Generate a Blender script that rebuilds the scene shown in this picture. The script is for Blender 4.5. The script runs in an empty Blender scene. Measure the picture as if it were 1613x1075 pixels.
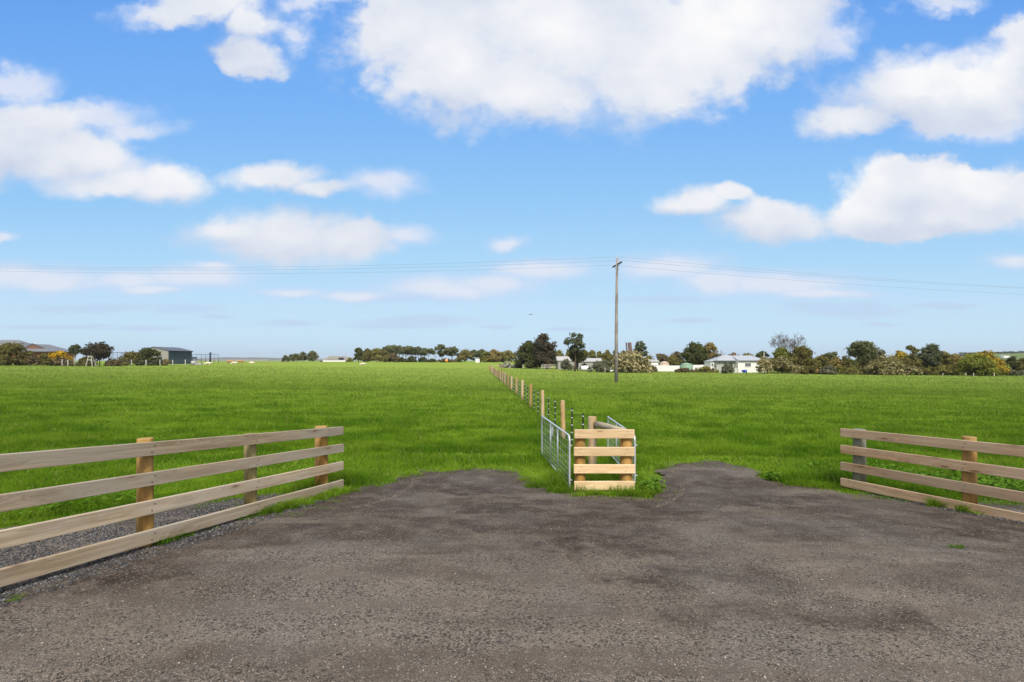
import bpy, bmesh, math, random
import numpy as np
from mathutils import Vector, Matrix

random.seed(7)
RNG = np.random.default_rng(11)
scene = bpy.context.scene
COL = scene.collection
F, CX, HY, CZ = 762.0, 806.5, 568.5, 2.1      # focal length, centre and horizon of the photograph, eye height over the paddock


# ------------------------------------------------------------------ terrain
def sstep(a, b, t):
    t = np.clip((t - a) / (b - a), 0, 1)
    return t * t * (3 - 2 * t)


def gz(x, y):
    """height of the ground: a forecourt ramp in front, a paddock tilting down to the right"""
    x = np.asarray(x, float); y = np.asarray(y, float)
    t = 7.95 - y
    near = 0.083 * 0.25 * np.logaddexp(0, t / 0.25)
    near = 0.9 * np.tanh(near / 0.9)
    tilt = np.where(x < 0, 0.0115 * np.minimum(-x, 115), -0.0115 * np.minimum(x, 7) - 0.006 * np.clip(x - 7, 0, 110))
    far = sstep(110, 260, y)
    roll = 0.05 * np.sin(0.21 * x + 0.13 * y + 1.0) * np.sin(0.17 * y - 0.07 * x) * sstep(9, 25, y)
    return near + tilt * (1 - far) + 1.45 * far + roll * (1 - far)


def ground_at(px, py):
    """a point of the ground on a sight line"""
    z = 0.0
    for _ in range(40):
        D = F * (CZ - z) / (py - HY)
        X = (px - CX) / F * D
        z = 0.5 * z + 0.5 * float(gz(X, D))
    return X, D


def spot(px, D):
    X = (px - CX) / F * D
    return Vector((X, D, float(gz(X, D))))


def zof(py, D):
    return CZ + (HY - py) * D / F


def vnoise(x, y, seed=0):
    """smooth value noise on arrays, 0..1"""
    xi = np.floor(x).astype(np.int64); yi = np.floor(y).astype(np.int64)
    fx = x - xi; fy = y - yi
    fx = fx * fx * (3 - 2 * fx); fy = fy * fy * (3 - 2 * fy)

    def h(a, b):
        n = (a * 374761393 + b * 668265263 + seed * 974711) & 0x7fffffff
        n = ((n ^ (n >> 13)) * 1274126177) & 0x7fffffff
        return ((n ^ (n >> 16)) & 0xffff) / 65535.0
    a = h(xi, yi); b = h(xi + 1, yi); c = h(xi, yi + 1); d = h(xi + 1, yi + 1)
    return (a * (1 - fx) + b * fx) * (1 - fy) + (c * (1 - fx) + d * fx) * fy


def fbm(x, y, seed=0, octs=4):
    s = 0; a = 0.5; n = 0
    for k in range(octs):
        s = s + a * vnoise(x * 2 ** k, y * 2 ** k, seed + k); n += a; a *= 0.5
    return s / n


# ------------------------------------------------------------------ materials
def new_mat(name):
    m = bpy.data.materials.new(name); m.use_nodes = True
    nt = m.node_tree
    for n in list(nt.nodes): nt.nodes.remove(n)
    out = nt.nodes.new('ShaderNodeOutputMaterial')
    return m, nt, out


class NT:
    """small wrapper to write node trees tersely"""
    def __init__(s, nt): s.nt = nt

    def n(s, typ, ins=None, **props):
        nd = s.nt.nodes.new(typ)
        for k, v in props.items(): setattr(nd, k, v)
        for k, v in (ins or {}).items(): s.put(nd.inputs[k], v)
        return nd

    def put(s, sock, v):
        if isinstance(v, bpy.types.NodeSocket): s.nt.links.new(v, sock)
        elif isinstance(v, (tuple, list)) and sock.type == 'RGBA' and len(v) == 3: sock.default_value = (*v, 1)
        else: sock.default_value = v

    def math(s, op, a, b=None, c=None, clamp=False):
        nd = s.nt.nodes.new('ShaderNodeMath'); nd.operation = op; nd.use_clamp = clamp
        for i, v in enumerate((a, b, c)):
            if v is not None: s.put(nd.inputs[i], v)
        return nd.outputs[0]

    def vec(s, op, a, b=None, c=None, out=0):
        nd = s.nt.nodes.new('ShaderNodeVectorMath'); nd.operation = op
        for i, v in enumerate((a, b, c)):
            if v is not None: s.put(nd.inputs[i], v)
        return nd.outputs['Value'] if op in ('LENGTH', 'DOT_PRODUCT', 'DISTANCE') else nd.outputs[0]

    def mix(s, fac, a, b, blend='MIX'):
        nd = s.nt.nodes.new('ShaderNodeMix'); nd.data_type = 'RGBA'; nd.blend_type = blend
        s.put(nd.inputs[0], fac); s.put(nd.inputs[6], a); s.put(nd.inputs[7], b)
        return nd.outputs[2]

    def noise(s, vec, scale, detail=4, rough=0.55, dist=0.0):
        nd = s.nt.nodes.new('ShaderNodeTexNoise')
        if vec is not None: s.put(nd.inputs['Vector'], vec)
        nd.inputs['Scale'].default_value = scale; nd.inputs['Detail'].default_value = detail
        nd.inputs['Roughness'].default_value = rough; nd.inputs['Distortion'].default_value = dist
        return nd

    def rng(s, v, a, b, c=0.0, d=1.0, smooth=True):
        nd = s.nt.nodes.new('ShaderNodeMapRange')
        nd.interpolation_type = 'SMOOTHSTEP' if smooth else 'LINEAR'
        s.put(nd.inputs[0], v)
        for i, q in enumerate((a, b, c, d)): s.put(nd.inputs[i + 1], q)
        return nd.outputs[0]

    def ramp(s, v, stops):
        nd = s.nt.nodes.new('ShaderNodeValToRGB'); s.put(nd.inputs[0], v)
        e = nd.color_ramp.elements
        e[0].position, e[0].color = stops[0][0], (*stops[0][1], 1)
        e[1].position, e[1].color = stops[1][0], (*stops[1][1], 1)
        for p, c in stops[2:]:
            q = e.new(p); q.color = (*c, 1)
        return nd.outputs[0]


def simple_mat(name, col, rough=0.7, metal=0.0, var=0.25, scale=6.0, bump=0.1, spec=0.3):
    m, nt, out = new_mat(name); w = NT(nt)
    tc = w.n('ShaderNodeTexCoord').outputs['Object']
    f = w.noise(tc, scale, 6, 0.65).outputs[0]
    c = w.mix(f, tuple(q * (1 - var) for q in col), tuple(min(1, q * (1 + var)) for q in col))
    b = w.n('ShaderNodeBump', {'Height': f, 'Strength': bump, 'Distance': 0.02})
    p = w.n('ShaderNodeBsdfPrincipled', {'Base Color': c, 'Roughness': rough, 'Metallic': metal, 'Specular IOR Level': spec, 'Normal': b.outputs[0]})
    nt.links.new(p.outputs[0], out.inputs[0])
    return m


def wood_mat(name, light, dark, knot, axis='X', weather=None, wfac=0.5):
    """sawn or turned pine with grain along one local axis, knots and grey weathering"""
    m, nt, out = new_mat(name); w = NT(nt)
    tc = w.n('ShaderNodeTexCoord').outputs['Object']
    rnd = w.n('ShaderNodeObjectInfo').outputs['Random']
    off = w.n('ShaderNodeCombineXYZ', {0: w.math('MULTIPLY', rnd, 37.0), 1: w.math('MULTIPLY', rnd, 11.0), 2: w.math('MULTIPLY', rnd, 23.0)}).outputs[0]
    p = w.vec('ADD', tc, off)
    st = (0.9, 14, 22) if axis == 'X' else (16, 16, 0.8)
    kst = (2.1, 0.4, 8.5) if axis == 'X' else (6, 6, 2.6)
    pk = w.vec('MULTIPLY', p, kst)
    vo = w.n('ShaderNodeTexVoronoi', {'Vector': pk, 'Scale': 1.0, 'Randomness': 0.9})
    kd = vo.outputs['Distance']
    kn = w.rng(kd, 0.05, 0.17, 1.0, 0.0)
    sel = w.math('GREATER_THAN', w.n('ShaderNodeSeparateColor', {0: vo.outputs['Color']}).outputs[0], 0.35)
    kn = w.math('MULTIPLY', kn, sel)
    halo = w.math('MULTIPLY', w.rng(kd, 0.15, 0.5, 1.0, 0.0), sel)
    warp = w.math('MULTIPLY', halo, 0.9)
    ps = w.vec('MULTIPLY', p, st)
    pw = w.vec('ADD', ps, w.n('ShaderNodeCombineXYZ', {1: warp, 2: warp, 0: warp}).outputs[0])
    g = w.noise(pw, 1.0, 8, 0.6, 0.3).outputs[0]
    g2 = w.noise(pw, 3.5, 4, 0.6, 0.0).outputs[0]
    gg = w.rng(w.math('ADD', w.math('MULTIPLY', g, 0.6), w.math('MULTIPLY', g2, 0.4)), 0.36, 0.64)
    c = w.mix(gg, dark, light)
    if weather:
        wn = w.rng(w.noise(w.vec('MULTIPLY', p, (0.8, 3, 3) if axis == 'X' else (3, 3, 0.8)), 1.0, 5, 0.6).outputs[0], 0.35, 0.65)
        c = w.mix(w.math('MULTIPLY', wn, wfac), c, weather)
    tint = w.math('ADD', w.math('MULTIPLY', rnd, 0.34), 0.82)
    c = w.mix(1.0, c, w.n('ShaderNodeCombineColor', {0: tint, 1: tint, 2: tint}).outputs[0], 'MULTIPLY')
    c = w.mix(w.math('MULTIPLY', kn, 0.8), c, knot)
    c = w.mix(w.math('MULTIPLY', halo, 0.25), c, tuple(0.5 * (a + b) for a, b in zip(dark, knot)))
    b = w.n('ShaderNodeBump', {'Height': gg, 'Strength': 0.25, 'Distance': 0.004})
    pr = w.n('ShaderNodeBsdfPrincipled', {'Base Color': c, 'Roughness': 0.75, 'Specular IOR Level': 0.25, 'Normal': b.outputs[0]})
    nt.links.new(pr.outputs[0], out.inputs[0])
    return m


def foliage_mat(name, c1, c2, c3=None, thr=0.55, nscale=0.9, trans=0.2):
    """leaves: a different tone per leaf, with clumps of another colour (flowers, dry twigs)"""
    m, nt, out = new_mat(name); w = NT(nt)
    r = w.n('ShaderNodeNewGeometry').outputs['Random Per Island']
    tc = w.n('ShaderNodeTexCoord').outputs['Object']
    n1 = w.noise(tc, nscale, 3, 0.6).outputs[0]
    f = w.math('ADD', w.math('MULTIPLY', r, 0.55), w.math('MULTIPLY', w.rng(n1, 0.35, 0.65), 0.45))
    c = w.mix(f, c1, c2)
    if c3:
        n2 = w.noise(tc, nscale * 1.7, 3, 0.7).outputs[0]
        k = w.math('ADD', n2, w.math('MULTIPLY', w.math('SUBTRACT', r, 0.5), 0.3))
        c = w.mix(w.rng(k, thr - 0.06, thr + 0.06), c, c3)
    d = w.n('ShaderNodeBsdfDiffuse', {'Color': c, 'Roughness': 0.6})
    t = w.n('ShaderNodeBsdfTranslucent', {'Color': c})
    mx = w.n('ShaderNodeMixShader', {0: trans, 1: d.outputs[0], 2: t.outputs[0]})
    nt.links.new(mx.outputs[0], out.inputs[0])
    return m


M = {}
M['rail'] = wood_mat('weathered_pine', (0.52, 0.41, 0.275), (0.29, 0.21, 0.125), (0.11, 0.055, 0.03), 'X', (0.43, 0.385, 0.315), 0.62)
M['rail_fresh'] = wood_mat('fresh_pine', (0.76, 0.575, 0.35), (0.57, 0.385, 0.20), (0.26, 0.12, 0.05), 'X')
M['rail_tan'] = wood_mat('tan_pine', (0.46, 0.31, 0.185), (0.28, 0.17, 0.09), (0.10, 0.045, 0.02), 'X', (0.42, 0.345, 0.25), 0.5)
M['post'] = wood_mat('treated_post', (0.47, 0.27, 0.065), (0.22, 0.11, 0.028), (0.08, 0.035, 0.012), 'Z', (0.34, 0.27, 0.13), 0.45)
M['post_olive'] = wood_mat('olive_post', (0.33, 0.26, 0.10), (0.17, 0.13, 0.05), (0.08, 0.05, 0.02), 'Z', (0.27, 0.26, 0.15), 0.6)
M['post_grey'] = wood_mat('grey_green_post', (0.22, 0.23, 0.16), (0.11, 0.12, 0.085), (0.06, 0.05, 0.04), 'Z', (0.26, 0.25, 0.20), 0.6)
M['post_row'] = wood_mat('row_post', (0.52, 0.34, 0.14), (0.33, 0.20, 0.08), (0.15, 0.08, 0.03), 'Z', (0.50, 0.45, 0.38), 0.6)
M['post_pale'] = wood_mat('bleached_post', (0.55, 0.52, 0.46), (0.36, 0.33, 0.28), (0.2, 0.17, 0.13), 'Z')
M['log'] = wood_mat('brace_log', (0.34, 0.28, 0.17), (0.2, 0.16, 0.09), (0.1, 0.07, 0.04), 'X', (0.42, 0.36, 0.27), 0.6)
M['pole'] = wood_mat('pole_timber', (0.26, 0.22, 0.20), (0.15, 0.125, 0.115), (0.09, 0.07, 0.06), 'Z', (0.36, 0.34, 0.33), 0.6)
M['arm'] = simple_mat('crossarm_timber', (0.06, 0.055, 0.05), 0.8)
M['galv'] = simple_mat('galvanised_steel', (0.62, 0.65, 0.70), 0.42, 0.55, 0.12, 9)
M['wire'] = simple_mat('fence_wire', (0.33, 0.34, 0.36), 0.5, 0.6, 0.1)
M['line'] = simple_mat('power_conductor', (0.16, 0.17, 0.20), 0.6, 0.3, 0.1)
M['black'] = simple_mat('black_plastic', (0.012, 0.012, 0.014), 0.5, 0, 0.2)
M['clip'] = simple_mat('white_clip', (0.75, 0.76, 0.78), 0.5, 0, 0.05)
M['white_wall'] = simple_mat('white_weatherboard', (0.80, 0.79, 0.75), 0.6, 0, 0.04, 2)
M['shaded_wall'] = simple_mat('shaded_weatherboard', (0.42, 0.44, 0.40), 0.6, 0, 0.06, 2)  # white boards greyed: shade of the set-back side put into the colour
M['iron_roof'] = simple_mat('pale_iron_roof', (0.40, 0.42, 0.45), 0.5, 0.2, 0.1, 1.5)
M['dark_roof'] = simple_mat('dark_iron_roof', (0.10, 0.10, 0.115), 0.5, 0.1, 0.1, 1.5)
M['grey_tile'] = simple_mat('grey_roof_tile', (0.155, 0.16, 0.175), 0.6, 0, 0.1, 3)
M['brick'] = simple_mat('red_brick', (0.27, 0.105, 0.055), 0.85, 0, 0.25, 5)
M['brick_brown'] = simple_mat('brown_gable', (0.20, 0.10, 0.07), 0.85, 0, 0.2, 5)
M['glass'] = simple_mat('window_glass', (0.05, 0.06, 0.07), 0.12, 0, 0.1, 2, 0.0, 0.5)
M['trim'] = simple_mat('white_trim', (0.78, 0.77, 0.74), 0.5, 0, 0.04)
M['shed_beige'] = simple_mat('beige_steel_cladding', (0.33, 0.31, 0.28), 0.6, 0.1, 0.05, 2)
M['shed_slate'] = simple_mat('slate_steel_cladding', (0.055, 0.085, 0.105), 0.55, 0.1, 0.08, 2)
M['steel_blue'] = simple_mat('blue_grey_steel', (0.12, 0.17, 0.25), 0.5, 0.4, 0.1)
M['dark_steel'] = simple_mat('dark_steel_box', (0.035, 0.045, 0.06), 0.5, 0.2, 0.1)
M['tank'] = simple_mat('pale_green_tank', (0.24, 0.36, 0.25), 0.5, 0, 0.1, 2)
M['salmon'] = simple_mat('salmon_dome', (0.52, 0.40, 0.32), 0.7, 0, 0.1, 2)
M['pale_sheet'] = simple_mat('pale_sheet_iron', (0.42, 0.41, 0.40), 0.6, 0.1, 0.18, 1.2)
M['blue'] = simple_mat('blue_plastic', (0.02, 0.06, 0.42), 0.4, 0, 0.1)
M['orange'] = simple_mat('orange_plastic', (0.75, 0.30, 0.05), 0.5, 0, 0.1)
M['cow_tan'] = simple_mat('tan_hide', (0.42, 0.25, 0.12), 0.9, 0, 0.2)
M['cow_cream'] = simple_mat('cream_hide', (0.66, 0.58, 0.44), 0.9, 0, 0.15)
M['bird'] = simple_mat('bird_feathers', (0.22, 0.21, 0.20), 0.8, 0, 0.3)
M['bark'] = simple_mat('brown_bark', (0.10, 0.065, 0.045), 0.9, 0, 0.3, 3, 0.3)
M['bark_red'] = simple_mat('red_brown_bark', (0.15, 0.07, 0.045), 0.9, 0, 0.3, 3, 0.3)
M['bark_pale'] = simple_mat('pale_bark', (0.34, 0.31, 0.27), 0.9, 0, 0.3, 3, 0.3)
M['twig'] = simple_mat('grey_twigs', (0.17, 0.145, 0.14), 0.9, 0, 0.3, 3)
M['timber_brown'] = simple_mat('old_brown_timber', (0.15, 0.10, 0.085), 0.85, 0, 0.3, 2)

M['f_dark'] = foliage_mat('dark_green_leaves', (0.036, 0.046, 0.016), (0.130, 0.140, 0.048))
M['f_purple'] = foliage_mat('dark_brown_green_leaves', (0.046, 0.044, 0.026), (0.125, 0.105, 0.068))
M['f_bush'] = foliage_mat('brown_green_bush_leaves', (0.074, 0.072, 0.020), (0.235, 0.210, 0.068))
M['f_brown'] = foliage_mat('brown_twiggy_leaves', (0.085, 0.070, 0.034), (0.235, 0.185, 0.100))
M['f_gum'] = foliage_mat('gum_leaves', (0.066, 0.078, 0.030), (0.205, 0.215, 0.095))
M['f_olive'] = foliage_mat('olive_green_leaves', (0.095, 0.095, 0.024), (0.300, 0.265, 0.080))
M['f_blue'] = foliage_mat('blue_green_leaves', (0.046, 0.058, 0.030), (0.165, 0.185, 0.095))
M['f_green'] = foliage_mat('bright_green_leaves', (0.085, 0.105, 0.018), (0.300, 0.310, 0.060))
M['f_hedge'] = foliage_mat('yellow_green_leaves', (0.109, 0.116, 0.023), (0.264, 0.246, 0.058))
M['f_gold'] = foliage_mat('golden_flowers', (0.27, 0.195, 0.024), (0.66, 0.50, 0.065), (0.131, 0.123, 0.043), 0.60)
M['f_wattle'] = foliage_mat('yellow_wattle_flowers', (0.400, 0.240, 0.015), (0.850, 0.580, 0.030), (0.145, 0.116, 0.043), 0.58)
M['f_autumn'] = foliage_mat('golden_brown_leaves', (0.165, 0.125, 0.042), (0.37, 0.285, 0.095))
M['f_cream'] = foliage_mat('cream_flower_sprays', (0.105, 0.098, 0.034), (0.30, 0.26, 0.105), (0.56, 0.49, 0.28), 0.52, 1.1)
M['f_pale'] = foliage_mat('pale_olive_sprays', (0.10, 0.094, 0.032), (0.30, 0.265, 0.105), (0.42, 0.37, 0.19), 0.56, 1.0)
M['f_grey'] = foliage_mat('grey_green_leaves', (0.094, 0.102, 0.061), (0.240, 0.240, 0.150))
M['f_white'] = foliage_mat('white_flowers', (0.300, 0.288, 0.216), (0.720, 0.700, 0.640), (0.189, 0.217, 0.087), 0.55)
M['f_wood'] = foliage_mat('distant_wood_leaves', (0.025, 0.034, 0.022), (0.055, 0.066, 0.042))


def ground_mats():
    # paddock soil and distant turf
    m, nt, out = new_mat('paddock_turf'); w = NT(nt)
    pos = w.n('ShaderNodeNewGeometry').outputs['Position']
    n1 = w.noise(pos, 0.35, 6, 0.65).outputs[0]
    n2 = w.noise(w.vec('MULTIPLY', pos, (1, 1, 1)), 3.0, 6, 0.7).outputs[0]
    nb = w.noise(pos, 0.012, 3, 0.5).outputs[0]
    f = w.math('ADD', w.math('MULTIPLY', w.rng(n1, 0.3, 0.7), 0.55), w.math('MULTIPLY', w.rng(n2, 0.3, 0.7), 0.45))
    c = w.mix(f, (0.060, 0.118, 0.008), (0.150, 0.225, 0.024))
    c = w.mix(w.math('MULTIPLY', w.rng(w.n('ShaderNodeSeparateXYZ', {0: pos}).outputs[1], 14.0, 90.0), .6), c, (0.215, 0.275, 0.062))  # far field's brighter light put into the turf colour, paler with distance
    c = w.mix(w.math('MULTIPLY', w.rng(nb, 0.45, 0.7), 0.5), c, (0.17, 0.20, 0.05))
    b = w.n('ShaderNodeBump', {'Height': w.math('ADD', n1, w.math('MULTIPLY', n2, 0.5)), 'Strength': 0.8, 'Distance': 0.15})
    p = w.n('ShaderNodeBsdfDiffuse', {'Color': c, 'Roughness': 0.8, 'Normal': b.outputs[0]})
    nt.links.new(p.outputs[0], out.inputs[0])
    M['turf'] = m

    # gravel forecourt
    m, nt, out = new_mat('forecourt_gravel'); w = NT(nt)
    pos = w.n('ShaderNodeNewGeometry').outputs['Position']
    flat = w.vec('MULTIPLY', pos, (1, 1, 0))
    wob = w.noise(flat, 40, 2, 0.5).outputs['Color']
    pw = w.vec('ADD', flat, w.vec('MULTIPLY', w.vec('SUBTRACT', wob, (0.5, 0.5, 0.5)), (0.012, 0.012, 0)))
    v1 = w.n('ShaderNodeTexVoronoi', {'Vector': pw, 'Scale': 75.0})
    v2 = w.n('ShaderNodeTexVoronoi', {'Vector': pw, 'Scale': 170.0})
    r1 = w.n('ShaderNodeSeparateColor', {0: v1.outputs['Color']})
    r2 = w.n('ShaderNodeSeparateColor', {0: v2.outputs['Color']})
    # damp, fine, dark brown patches drawn out across the drive
    mid = w.noise(flat, 3.4, 5, 0.6).outputs[0]
    big = w.noise(w.vec('MULTIPLY', flat, (0.45, 1.3, 1)), 0.62, 7, 0.6, 0.8).outputs[0]
    damp = w.rng(w.math('ADD', w.math('ADD', big, .02), w.rng(w.n('ShaderNodeSeparateXYZ', {0: pos}).outputs[1], 3.5, 6.5, -.02, .07)), 0.45, 0.60)
    WEAR = [(905, 800, 2.6, .75), (720, 772, 1.3, .45), (1130, 765, 1.3, .6), (1250, 790, 1.6, .45), (1440, 832, 1.9, .5), (960, 855, 1.2, .45), (120, 905, 1.2, .35), (1110, 905, .8, .28), (1240, 960, .9, .22)]
    jit = w.vec('MULTIPLY', w.vec('SUBTRACT', w.noise(flat, 1.1, 7, .7).outputs['Color'], (.5, .5, .5)), (3.4, 1.7, 0))
    fj = w.vec('ADD', flat, jit); acc = None
    for px, py, rx, ry in WEAR:
        X, D = ground_at(px, py)
        L = w.vec('LENGTH', w.vec('MULTIPLY', w.vec('SUBTRACT', fj, (X, D, 0)), (1 / rx, 1 / ry, 1)))
        acc = L if acc is None else w.math('MINIMUM', acc, L)
    streak = w.noise(w.vec('MULTIPLY', fj, (.5, 2.6, 1)), 1.6, 7, .7).outputs[0]
    damp = w.math('MULTIPLY', w.math('MAXIMUM', w.math('MULTIPLY', damp, w.rng(w.n('ShaderNodeSeparateXYZ', {0: pos}).outputs[1], 3.2, 5.8, .32, .8)), w.math('MULTIPLY', w.rng(acc, .45, 1.55, 1.0, 0.0), w.rng(streak, .34, .58, .25, 1.0))), w.rng(mid, 0.22, 0.60, .25, 1.0))
    stony = w.rng(w.noise(w.vec('ADD', flat, (13.7, 4.1, 0)), 1.5, 6, 0.65).outputs[0], 0.34, 0.62)
    stony = w.math('MULTIPLY', stony, w.math('SUBTRACT', 1.0, w.math('MULTIPLY', damp, 0.75)))
    fines = w.mix(damp, (0.208, 0.170, 0.134), (0.052, 0.034, 0.024))
    fines = w.mix(w.math('MULTIPLY', w.rng(w.noise(flat, 0.8, 3, 0.5).outputs[0], 0.45, 0.65), 0.5), fines, (0.200, 0.182, 0.166))
    fines = w.mix(1.0, fines, w.mix(r2.outputs[0], (0.50, 0.50, 0.50), (1.42, 1.40, 1.36)), 'MULTIPLY')
    # stones with their own greys and a few pale ones
    st = w.mix(r1.outputs[0], (0.048, 0.038, 0.030), (0.300, 0.252, 0.205))
    st = w.mix(w.math('GREATER_THAN', r1.outputs[1], 0.965), st, (0.36, 0.32, 0.275))
    st = w.mix(w.math('GREATER_THAN', r1.outputs[2], 0.93), st, (0.22, 0.15, 0.12))
    edge = w.rng(v1.outputs['Distance'], 0.35, 0.72, 1.0, 0.35)
    st = w.mix(w.math('MULTIPLY', w.math('SUBTRACT', 1.0, edge), 0.8), st, (0.030, 0.024, 0.020))  # rims darkened: shade in the gaps between stones put into the colour
    pick = w.math('LESS_THAN', w.n('ShaderNodeSeparateColor', {0: v1.outputs['Color']}).outputs[2], w.math('ADD', w.math('MULTIPLY', stony, 0.62), 0.10))
    # compacted, nearly stone-free ribbons left by turning wheels
    sx_ = w.n('ShaderNodeSeparateXYZ', {0: flat})
    wv = w.n('ShaderNodeTexWave', {'Vector': w.vec('ADD', w.vec('MULTIPLY', flat, (.35, 1, 0)), w.vec('MULTIPLY', w.noise(flat, .35, 2, .5).outputs['Color'], (1.6, 1.6, 0))), 'Scale': .42, 'Distortion': 1.2, 'Detail': 3.0, 'Detail Scale': 1.5}, wave_type='BANDS', bands_direction='Y')
    lane = w.math('MULTIPLY', w.rng(wv.outputs[1], .55, .95), w.rng(mid, .3, .6))
    pick = w.math('MULTIPLY', pick, w.math('GREATER_THAN', w.math('ADD', r1.outputs[0], .25), lane))
    fines = w.mix(w.math('MULTIPLY', lane, .5), fines, (0.085, 0.064, 0.052))
    c = w.mix(pick, fines, st)
    c = w.mix(w.math('MULTIPLY', damp, .72), c, w.mix(1.0, c, (0.50, 0.44, 0.41), 'MULTIPLY'))
    h1 = w.math('MULTIPLY', w.math('SUBTRACT', 1.0, v1.outputs['Distance']), w.math('MULTIPLY', pick, r1.outputs[1]))
    h2 = w.math('MULTIPLY', w.math('SUBTRACT', 1.0, v2.outputs['Distance']), 0.35)
    h3 = w.math('MULTIPLY', w.noise(flat, 9, 5, 0.65).outputs[0], 1.2)
    b = w.n('ShaderNodeBump', {'Height': w.math('ADD', w.math('ADD', h1, h2), h3), 'Strength': 1.0, 'Distance': 0.020})
    p = w.n('ShaderNodeBsdfPrincipled', {'Base Color': c, 'Roughness': 0.85, 'Specular IOR Level': 0.25, 'Normal': b.outputs[0]})
    nt.links.new(p.outputs[0], out.inputs[0])
    M['gravel'] = m

    def stone(name, ramp):
        m, nt, out = new_mat(name); w = NT(nt)
        r = w.n('ShaderNodeNewGeometry').outputs['Random Per Island']
        p = w.n('ShaderNodeBsdfPrincipled', {'Base Color': w.ramp(r, ramp), 'Roughness': 0.85, 'Specular IOR Level': 0.25})
        nt.links.new(p.outputs[0], out.inputs[0])
        return m
    M['stone'] = stone('loose_stone', [(0, (0.060, 0.047, 0.038)), (0.65, (0.18, 0.148, 0.118)), (0.93, (0.24, 0.20, 0.165)), (1, (0.42, 0.37, 0.31))])
    M['stone_dark'] = stone('bluestone_chips', [(0, (0.028, 0.028, 0.029)), (0.7, (0.095, 0.092, 0.094)), (1, (0.19, 0.185, 0.178))])

    # grass blades
    m, nt, out = new_mat('grass_blades'); w = NT(nt)
    geo = w.n('ShaderNodeNewGeometry')
    r = geo.outputs['Random Per Island']; pos = geo.outputs['Position']
    n1 = w.rng(w.noise(w.vec('MULTIPLY', pos, (.8, 1.2, 1)), 1.3, 4, 0.7).outputs[0], 0.36, 0.64)
    n2 = w.rng(w.noise(w.vec('MULTIPLY', pos, (.7, 1.4, 1)), 0.16, 5, 0.65).outputs[0], 0.40, 0.62)
    f = w.math('ADD', w.math('MULTIPLY', r, 0.45), w.math('MULTIPLY', n1, 0.55))
    c = w.mix(f, (0.054, 0.130, 0.005), (0.265, 0.420, 0.028))
    c = w.mix(w.math('MULTIPLY', n2, 0.55), c, (0.20, 0.30, 0.028))
    n3 = w.rng(w.noise(w.vec('MULTIPLY', pos, (.55, 1.0, 1)), 0.62, 5, 0.68).outputs[0], 0.42, 0.60)
    c = w.mix(w.math('MULTIPLY', n3, 0.78), c, (0.066, 0.162, 0.008))
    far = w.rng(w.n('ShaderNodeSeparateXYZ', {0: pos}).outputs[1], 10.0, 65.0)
    c = w.mix(w.math('MULTIPLY', far, 0.68), c, (0.295, 0.365, 0.085))  # grazing-angle light put into the blade colour, growing with distance
    c = w.mix(w.math('GREATER_THAN', r, 0.975), c, (0.34, 0.33, 0.12))
    d = w.n('ShaderNodeBsdfDiffuse', {'Color': c, 'Roughness': 0.5})
    t = w.n('ShaderNodeBsdfTranslucent', {'Color': c})
    mx = w.n('ShaderNodeMixShader', {0: 0.42, 1: d.outputs[0], 2: t.outputs[0]})
    nt.links.new(mx.outputs[0], out.inputs[0])
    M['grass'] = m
    M['weed'] = foliage_mat('weed_leaves', (0.060, 0.135, 0.012), (0.16, 0.29, 0.035), None, 0.5, 2.0, 0.35)

    m, nt, out = new_mat('hill_pasture'); w = NT(nt)
    pos = w.n('ShaderNodeNewGeometry').outputs['Position']
    n1 = w.noise(pos, 0.006, 4, 0.6).outputs[0]
    c = w.mix(w.rng(n1, 0.35, 0.65), (0.11, 0.16, 0.05), (0.16, 0.20, 0.07))
    p = w.n('ShaderNodeBsdfDiffuse', {'Color': c})
    nt.links.new(p.outputs[0], out.inputs[0])
    M['hill'] = m
    m, nt, out = new_mat('far_hill_scrub'); w = NT(nt)
    pos = w.n('ShaderNodeNewGeometry').outputs['Position']
    n1 = w.noise(pos, 0.004, 4, 0.6).outputs[0]
    c = w.mix(w.rng(n1, 0.4, 0.6), (0.06, 0.075, 0.06), (0.24, 0.23, 0.18))
    p = w.n('ShaderNodeBsdfDiffuse', {'Color': c})
    nt.links.new(p.outputs[0], out.inputs[0])
    M['farhill'] = m


ground_mats()


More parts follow.
